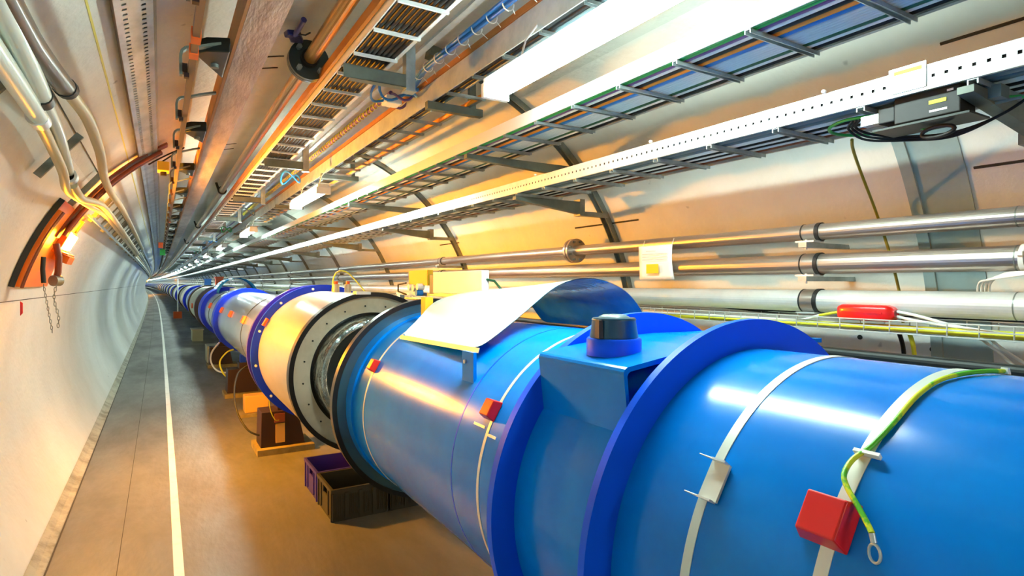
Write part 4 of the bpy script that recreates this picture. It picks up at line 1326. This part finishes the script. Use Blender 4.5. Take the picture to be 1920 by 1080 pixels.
s1 = thing('magnet_cryostat', 'magnet coloured silver like white reflections with orange caps, second from the camera', 'magnet', (MX, 7, 0.4))
MB().lathe_y([(5.80, 0.47), (10.72, 0.47)], seg=120).build('cladding', 'silver', s1)
ring_on(5.74, 5.80, 0.60, 'violet', s1, 'violet_flange')
MB().lathe_y([(5.48, 0.44), (5.74, 0.44)], seg=80).build('neck', 'blue', s1)
ring_on(10.6, 10.95, 0.535, 'bluefar', s1, 'blue_flange')
for yy in (7.42,):
    MB().ring(yy - 0.012, yy + 0.012, 0.465, 0.474, seg=96).build('dark_strap', 'iron', s1)
for yy in (7.42, 8.9, 10.25):
    o_, u_, n_ = surf(156, yy, 0.472)
    MB().frame_box(o_, u_, (0, 1, 0), n_, 0.10, 0.12, 0.03, taper=0.8).build('orange_cap', 'orange', s1, bevel=0.004)
g = MB().box(1.20, 1.36, 6.2, 6.7, 1.40, 1.52)
g.build('top_cover', 'bluefar', s1)
MB().box(1.08, 1.20, 5.95, 6.15, 1.40, 1.50).build('orange_box', 'orange', s1)

s2 = thing('magnet_cryostat', 'silver reflection toned magnet section with a curled sheet on top, third from the camera', 'magnet', (MX, 12.8, 0.4))
MB().lathe_y([(10.98, 0.46), (14.4, 0.46)], seg=96).build('cladding', 'silver', s2)
ring_on(14.0, 14.9, 0.535, 'bluefar', s2, 'blue_flange')
MB().ring(12.7, 12.75, 0.455, 0.466, seg=96).build('dark_strap', 'iron', s2)
o_, u_, n_ = surf(157, 12.75, 0.462)
MB().frame_box(o_, u_, (0, 1, 0), n_, 0.12, 0.16, 0.03, taper=0.8).build('orange_cap', 'orange', s2)
MB().cyl((1.20, 12.0, 1.40), (1.20, 12.0, 1.47), 0.10, 24).build('survey_socket', 'cream', s2)
t = thing('curved_metal_sheet', 'distant curled metal sheet on top of the third magnet section', 'sheet', (1.35, 14.2, 1.4))
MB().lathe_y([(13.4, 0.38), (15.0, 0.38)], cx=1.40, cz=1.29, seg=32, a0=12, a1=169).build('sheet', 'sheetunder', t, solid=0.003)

s3 = thing('steel_sleeve', 'cream interconnect sleeve with black rims beyond the third magnet section', 'magnet', (MX, 17, 0.4))
ring_on(16.0, 16.3, 0.56, 'black', s3, 'black_rim')
MB().lathe_y([(14.9, 0.36), (16.0, 0.36)], seg=64).build('open_core', 'steel', s3)
MB().lathe_y([(16.3, 0.52), (19.6, 0.52)], seg=96).build('cladding', 'cream', s3)
ring_on(19.6, 19.9, 0.56, 'black', s3, 'black_rim')
o_, u_, n_ = surf(178, 17.6, 0.52)
MB().cyl(o_, Vector(o_) + Vector(n_) * 0.03, 0.07, 16).build('port', 'orange', s3)

u0 = thing('magnet_cryostat', 'distant blue magnet with several rims, nearest of the far row', 'magnet', (MX, 22, 0.4), 'far blue magnets of the line')
MB().lathe_y([(19.9, 0.457), (27.4, 0.457)], seg=64).build('vessel', 'blue', u0)
for (ya, yb, ro, m) in ((20.6, 20.9, 0.53, 'bluefar'), (22.2, 22.4, 0.50, 'clight'), (24.2, 24.5, 0.53, 'bluefar'), (26.4, 26.7, 0.53, 'cream')):
    ring_on(ya, yb, ro, m, u0, 'rim')
MB().lathe_y([(27.4, 0.50), (29.3, 0.50)], seg=64).build('sleeve', 'cream', u0)
ring_on(29.3, 29.6, 0.55, 'black', u0, 'rim')
for k in range(1, 26):
    lab = '%s blue magnet of the far row from the camera' % nth(k) if k < 6 else 'tiny far blue magnet merging into the end of the line'
    dup(u0, 9.7 * k, lab)

t = thing('hanging_sign', 'small dark red sign with a green plate hanging far along the hooped hangers', 'sign', (0.03, 17.0, 2.35))
MB().box(-0.03, 0.10, 17.0, 17.03, 2.44, 2.58).build('red_plate', 'orange', t)
MB().box(0.0, 0.12, 17.0, 17.03, 2.26, 2.42).build('green_plate', 'cgreen', t)
for k, (xx, yy, m, lab) in enumerate(((1.9, 24.0, 'orange', 'tiny orange crate shape behind the far blue magnets'), (1.75, 27.5, 'cblue', 'tiny blue panel behind the far blue magnets'), (2.1, 33.0, 'yellow', 'tiny yellow box behind the far blue magnets'))):
    g = MB().box(xx - 0.12, xx + 0.12, yy, yy + 0.4, 0.0, 1.75 - 0.05 * k)
    g.box(xx - 0.14, xx + 0.14, yy - 0.02, yy + 0.42, 1.75 - 0.05 * k, 1.80 - 0.05 * k)
    tag(g.build('equipment_rack', m), lab, 'rack')

# ------------------------------------------------------------------ supports, crates and cabinets on the floor
def jack(y, label, full=True):
    t = thing('magnet_support', label, 'support', (1.0, y, 0.0), 'supports under the magnet line')
    MB().box(0.74, 1.24, y - 0.10, y + 0.34, 0.0, 0.055).build('base_plate', 'wood', t)
    g = MB()
    vs = [(0.775, y - 0.02, 0.055), (1.17, y - 0.02, 0.055), (1.17, y + 0.26, 0.055), (0.775, y + 0.26, 0.055),
          (0.785, y - 0.02, 0.38), (1.10, y - 0.02, 0.38), (1.10, y + 0.26, 0.38), (0.785, y + 0.26, 0.38)]
    g.add(vs, [(3, 2, 1, 0), (4, 5, 6, 7), (0, 1, 5, 4), (1, 2, 6, 5), (2, 3, 7, 6), (3, 0, 4, 7)])
    g.build('pedestal', 'maroon', t, bevel=0.006)
    MB().box(0.95, 1.02, y + 0.06, y + 0.18, 0.38, 0.56).build('blue_leg', 'bluefar', t)
    MB().box(0.93, 1.56, y + 0.02, y + 0.24, 0.30, 0.46).build('saddle', 'maroon', t)
    return t


t = jack(5.80, 'dark maroon magnet support with a hanging tan label on a wooden base')
MB().box(0.905, 0.985, 5.768, 5.778, 0.09, 0.27).build('tan_label', 'tan', t)
MB().box(0.895, 0.985, 5.762, 5.778, 0.28, 0.36).build('adjuster', 'cbrown', t)
jack(8.9, 'second magnet support from the camera, small and dark with a pale base')
jack(12.2, 'third magnet support from the camera under the silver line')
t = thing('cable_tangle', 'pile of small yellow valves and hoses under the silver magnet', 'valves', (0.98, 9.9, 0.0))
MB().box(0.86, 1.08, 9.7, 10.1, 0.0, 0.12).build('base', 'wood', t)
for k in range(6):
    x, yb = 0.88 + 0.04 * k, 9.75 + 0.05 * (k % 3)
    MB().cyl((x, yb, 0.12), (x, yb + 0.02, 0.24 + 0.03 * (k % 2)), 0.018, 10).build('valve', 'yellow' if k % 2 else 'wood', t)
MB().tube(wav([(0.86, 9.7, 0.15), (0.78, 9.6, 0.25), (0.75, 9.7, 0.40), (0.85, 9.8, 0.52), (0.95, 9.9, 0.55)], 0.01), 0.012, 8).build('hose', 'cyellow', t)
t = thing('floor_block', 'bright tan block on a pallet between the first two supports', 'block', (0.95, 7.6, 0))
MB().box(0.78, 1.12, 7.45, 7.75, 0, 0.04).build('pallet', 'wood', t)
MB().box(0.84, 1.10, 7.5, 7.7, 0.04, 0.24).build('block', 'tan', t, bevel=0.01)
t = thing('floor_cabinet', 'pale green grey cabinet on the floor under the distant silver magnet', 'cabinet', (0.9, 13.2, 0))
MB().box(0.78, 1.12, 12.9, 13.5, 0.0, 0.33).build('body', 'paleGreen', t, bevel=0.01)
MB().box(0.80, 1.10, 12.895, 12.90, 0.28, 0.31).build('lid_edge', 'cream', t)
t = thing('floor_cabinet', 'small pale cabinet on the floor further along under the cream sleeve', 'cabinet', (0.8, 18.3, 0))
MB().box(0.74, 1.0, 17.9, 18.6, 0.0, 0.30).build('body', 'paleGreen', t, bevel=0.01)
MB().box(0.72, 1.02, 17.88, 18.62, 0.30, 0.32).build('lid', 'cream', t)
pts = [(0.86, 11.2, 0.55), (0.74, 11.1, 0.40), (0.72, 11.0, 0.25), (0.80, 10.8, 0.12), (0.95, 10.6, 0.10)]
tag(MB().tube(wav(pts, 0.012), 0.014, 8).build('floor_hose', 'cwhite'), 'white hose curling on the floor under the silver magnet', 'hose')
pts = [(0.80, 6.5, 0.75), (0.66, 6.4, 0.68), (0.60, 6.2, 0.52), (0.61, 6.0, 0.35), (0.68, 5.85, 0.22), (0.77, 5.8, 0.17)]
tag(MB().tube(wav(pts, 0.008), 0.009, 8).build('hanging_cable', 'cblack'), 'dark cable looping from the blue rim to the maroon support', 'cable')
pts = [(0.80, 5.60, 0.68), (0.82, 5.6, 0.55), (0.84, 5.62, 0.42), (0.89, 5.70, 0.32), (0.93, 5.76, 0.30)]
tag(MB().tube(wav(pts, 0.004), 0.004, 6).build('hanging_wire', 'cyellow'), 'thin yellow wire hanging to the tan label of the maroon support', 'cable')
t = thing('warning_post', 'thin orange and white post standing beside the far magnets', 'post', (0.70, 30, 0))
MB().cyl((0.72, 30, 0), (0.72, 30, 1.75), 0.03, 10).build('pole', 'cwhite', t)
MB().box(0.55, 0.88, 29.9, 30.2, 0.0, 0.30).build('base', 'orangeclip', t)


def crate(name, label, x0, x1, y0, y1, h, m):
    t = thing(name, label, 'crate', ((x0 + x1) / 2, (y0 + y1) / 2, 0), 'plastic crates under the blue magnet')
    w = 0.008
    body = MB()
    body.box(x0, x1, y0, y1, 0.0, w)
    body.box(x0, x1, y1 - w, y1, w, h)
    body.box(x1 - w, x1, y0 + w, y1 - w, w, h)
    body.box(x0 + w, x1, y0, y0 + w, w, h)
    # ribbed long side
    nseg = 4
    for k in range(nseg + 1):
        xx = x0 + (x1 - x0) * k / nseg
        body.box(max(x0, xx - 0.012), min(x1, xx + 0.012), y0 - 0.010, y0, 0.012, h - 0.03)
    k = x0 + 0.03
    while k < x1 - 0.02:
        body.box(k, k + 0.004, y0 - 0.005, y0, 0.03, h - 0.045)
        k += 0.014
    body.build('body', m, t)
    # short side with a real hand hole
    yc = (y0 + y1) / 2
    e = MB()
    e.box(x0, x0 + w, y0, y1, 0.0, h * 0.62)
    e.box(x0, x0 + w, y0, yc - 0.055, h * 0.62, h * 0.84)
    e.box(x0, x0 + w, yc + 0.055, y1, h * 0.62, h * 0.84)
    e.box(x0, x0 + w, y0, y1, h * 0.84, h)
    for s in (-1, 1):
        e.box(x0 - 0.008, x0, yc + s * 0.10 - 0.006, yc + s * 0.10 + 0.006, 0.02, h - 0.03)
        e.box(x0 - 0.008, x0, yc + s * (y1 - y0) / 2 * 0.93 - 0.008, yc + s * (y1 - y0) / 2 * 0.93 + 0.008, 0.0, h - 0.01)
    e.build('handle_end', m, t)
    r = MB()
    r.box(x0 - 0.010, x1 + 0.010, y0 - 0.010, y0 + 0.004, h - 0.022, h)
    r.box(x0 - 0.010, x1 + 0.010, y1 - 0.004, y1 + 0.010, h - 0.022, h)
    r.box(x0 - 0.010, x0 + 0.004, y0, y1, h - 0.022, h)
    r.box(x1 - 0.004, x1 + 0.010, y0, y1, h - 0.022, h)
    r.build('rim', m, t)
    return t


crate('storage_crate', 'open dark grey crate in front of the violet crate under the magnet', 0.955, 1.33, 3.89, 4.28, 0.215, 'crateg')
crate('storage_crate', 'low dark crate at the right of the open grey crate, under the magnet', 1.355, 1.78, 3.89, 4.24, 0.155, 'crateg')
crate('storage_crate', 'open violet blue crate behind the grey crate', 0.955, 1.42, 4.315, 4.72, 0.215, 'crateb')
tag(MB().box(1.28, 1.38, 4.50, 4.56, 0.10, 0.20).build('tool_handle', 'orange'), 'orange tool sticking up inside the violet blue crate', 'tool')

# tidy helper properties
for o in bpy.data.objects:
    if '_org' in o:
        del o['_org']
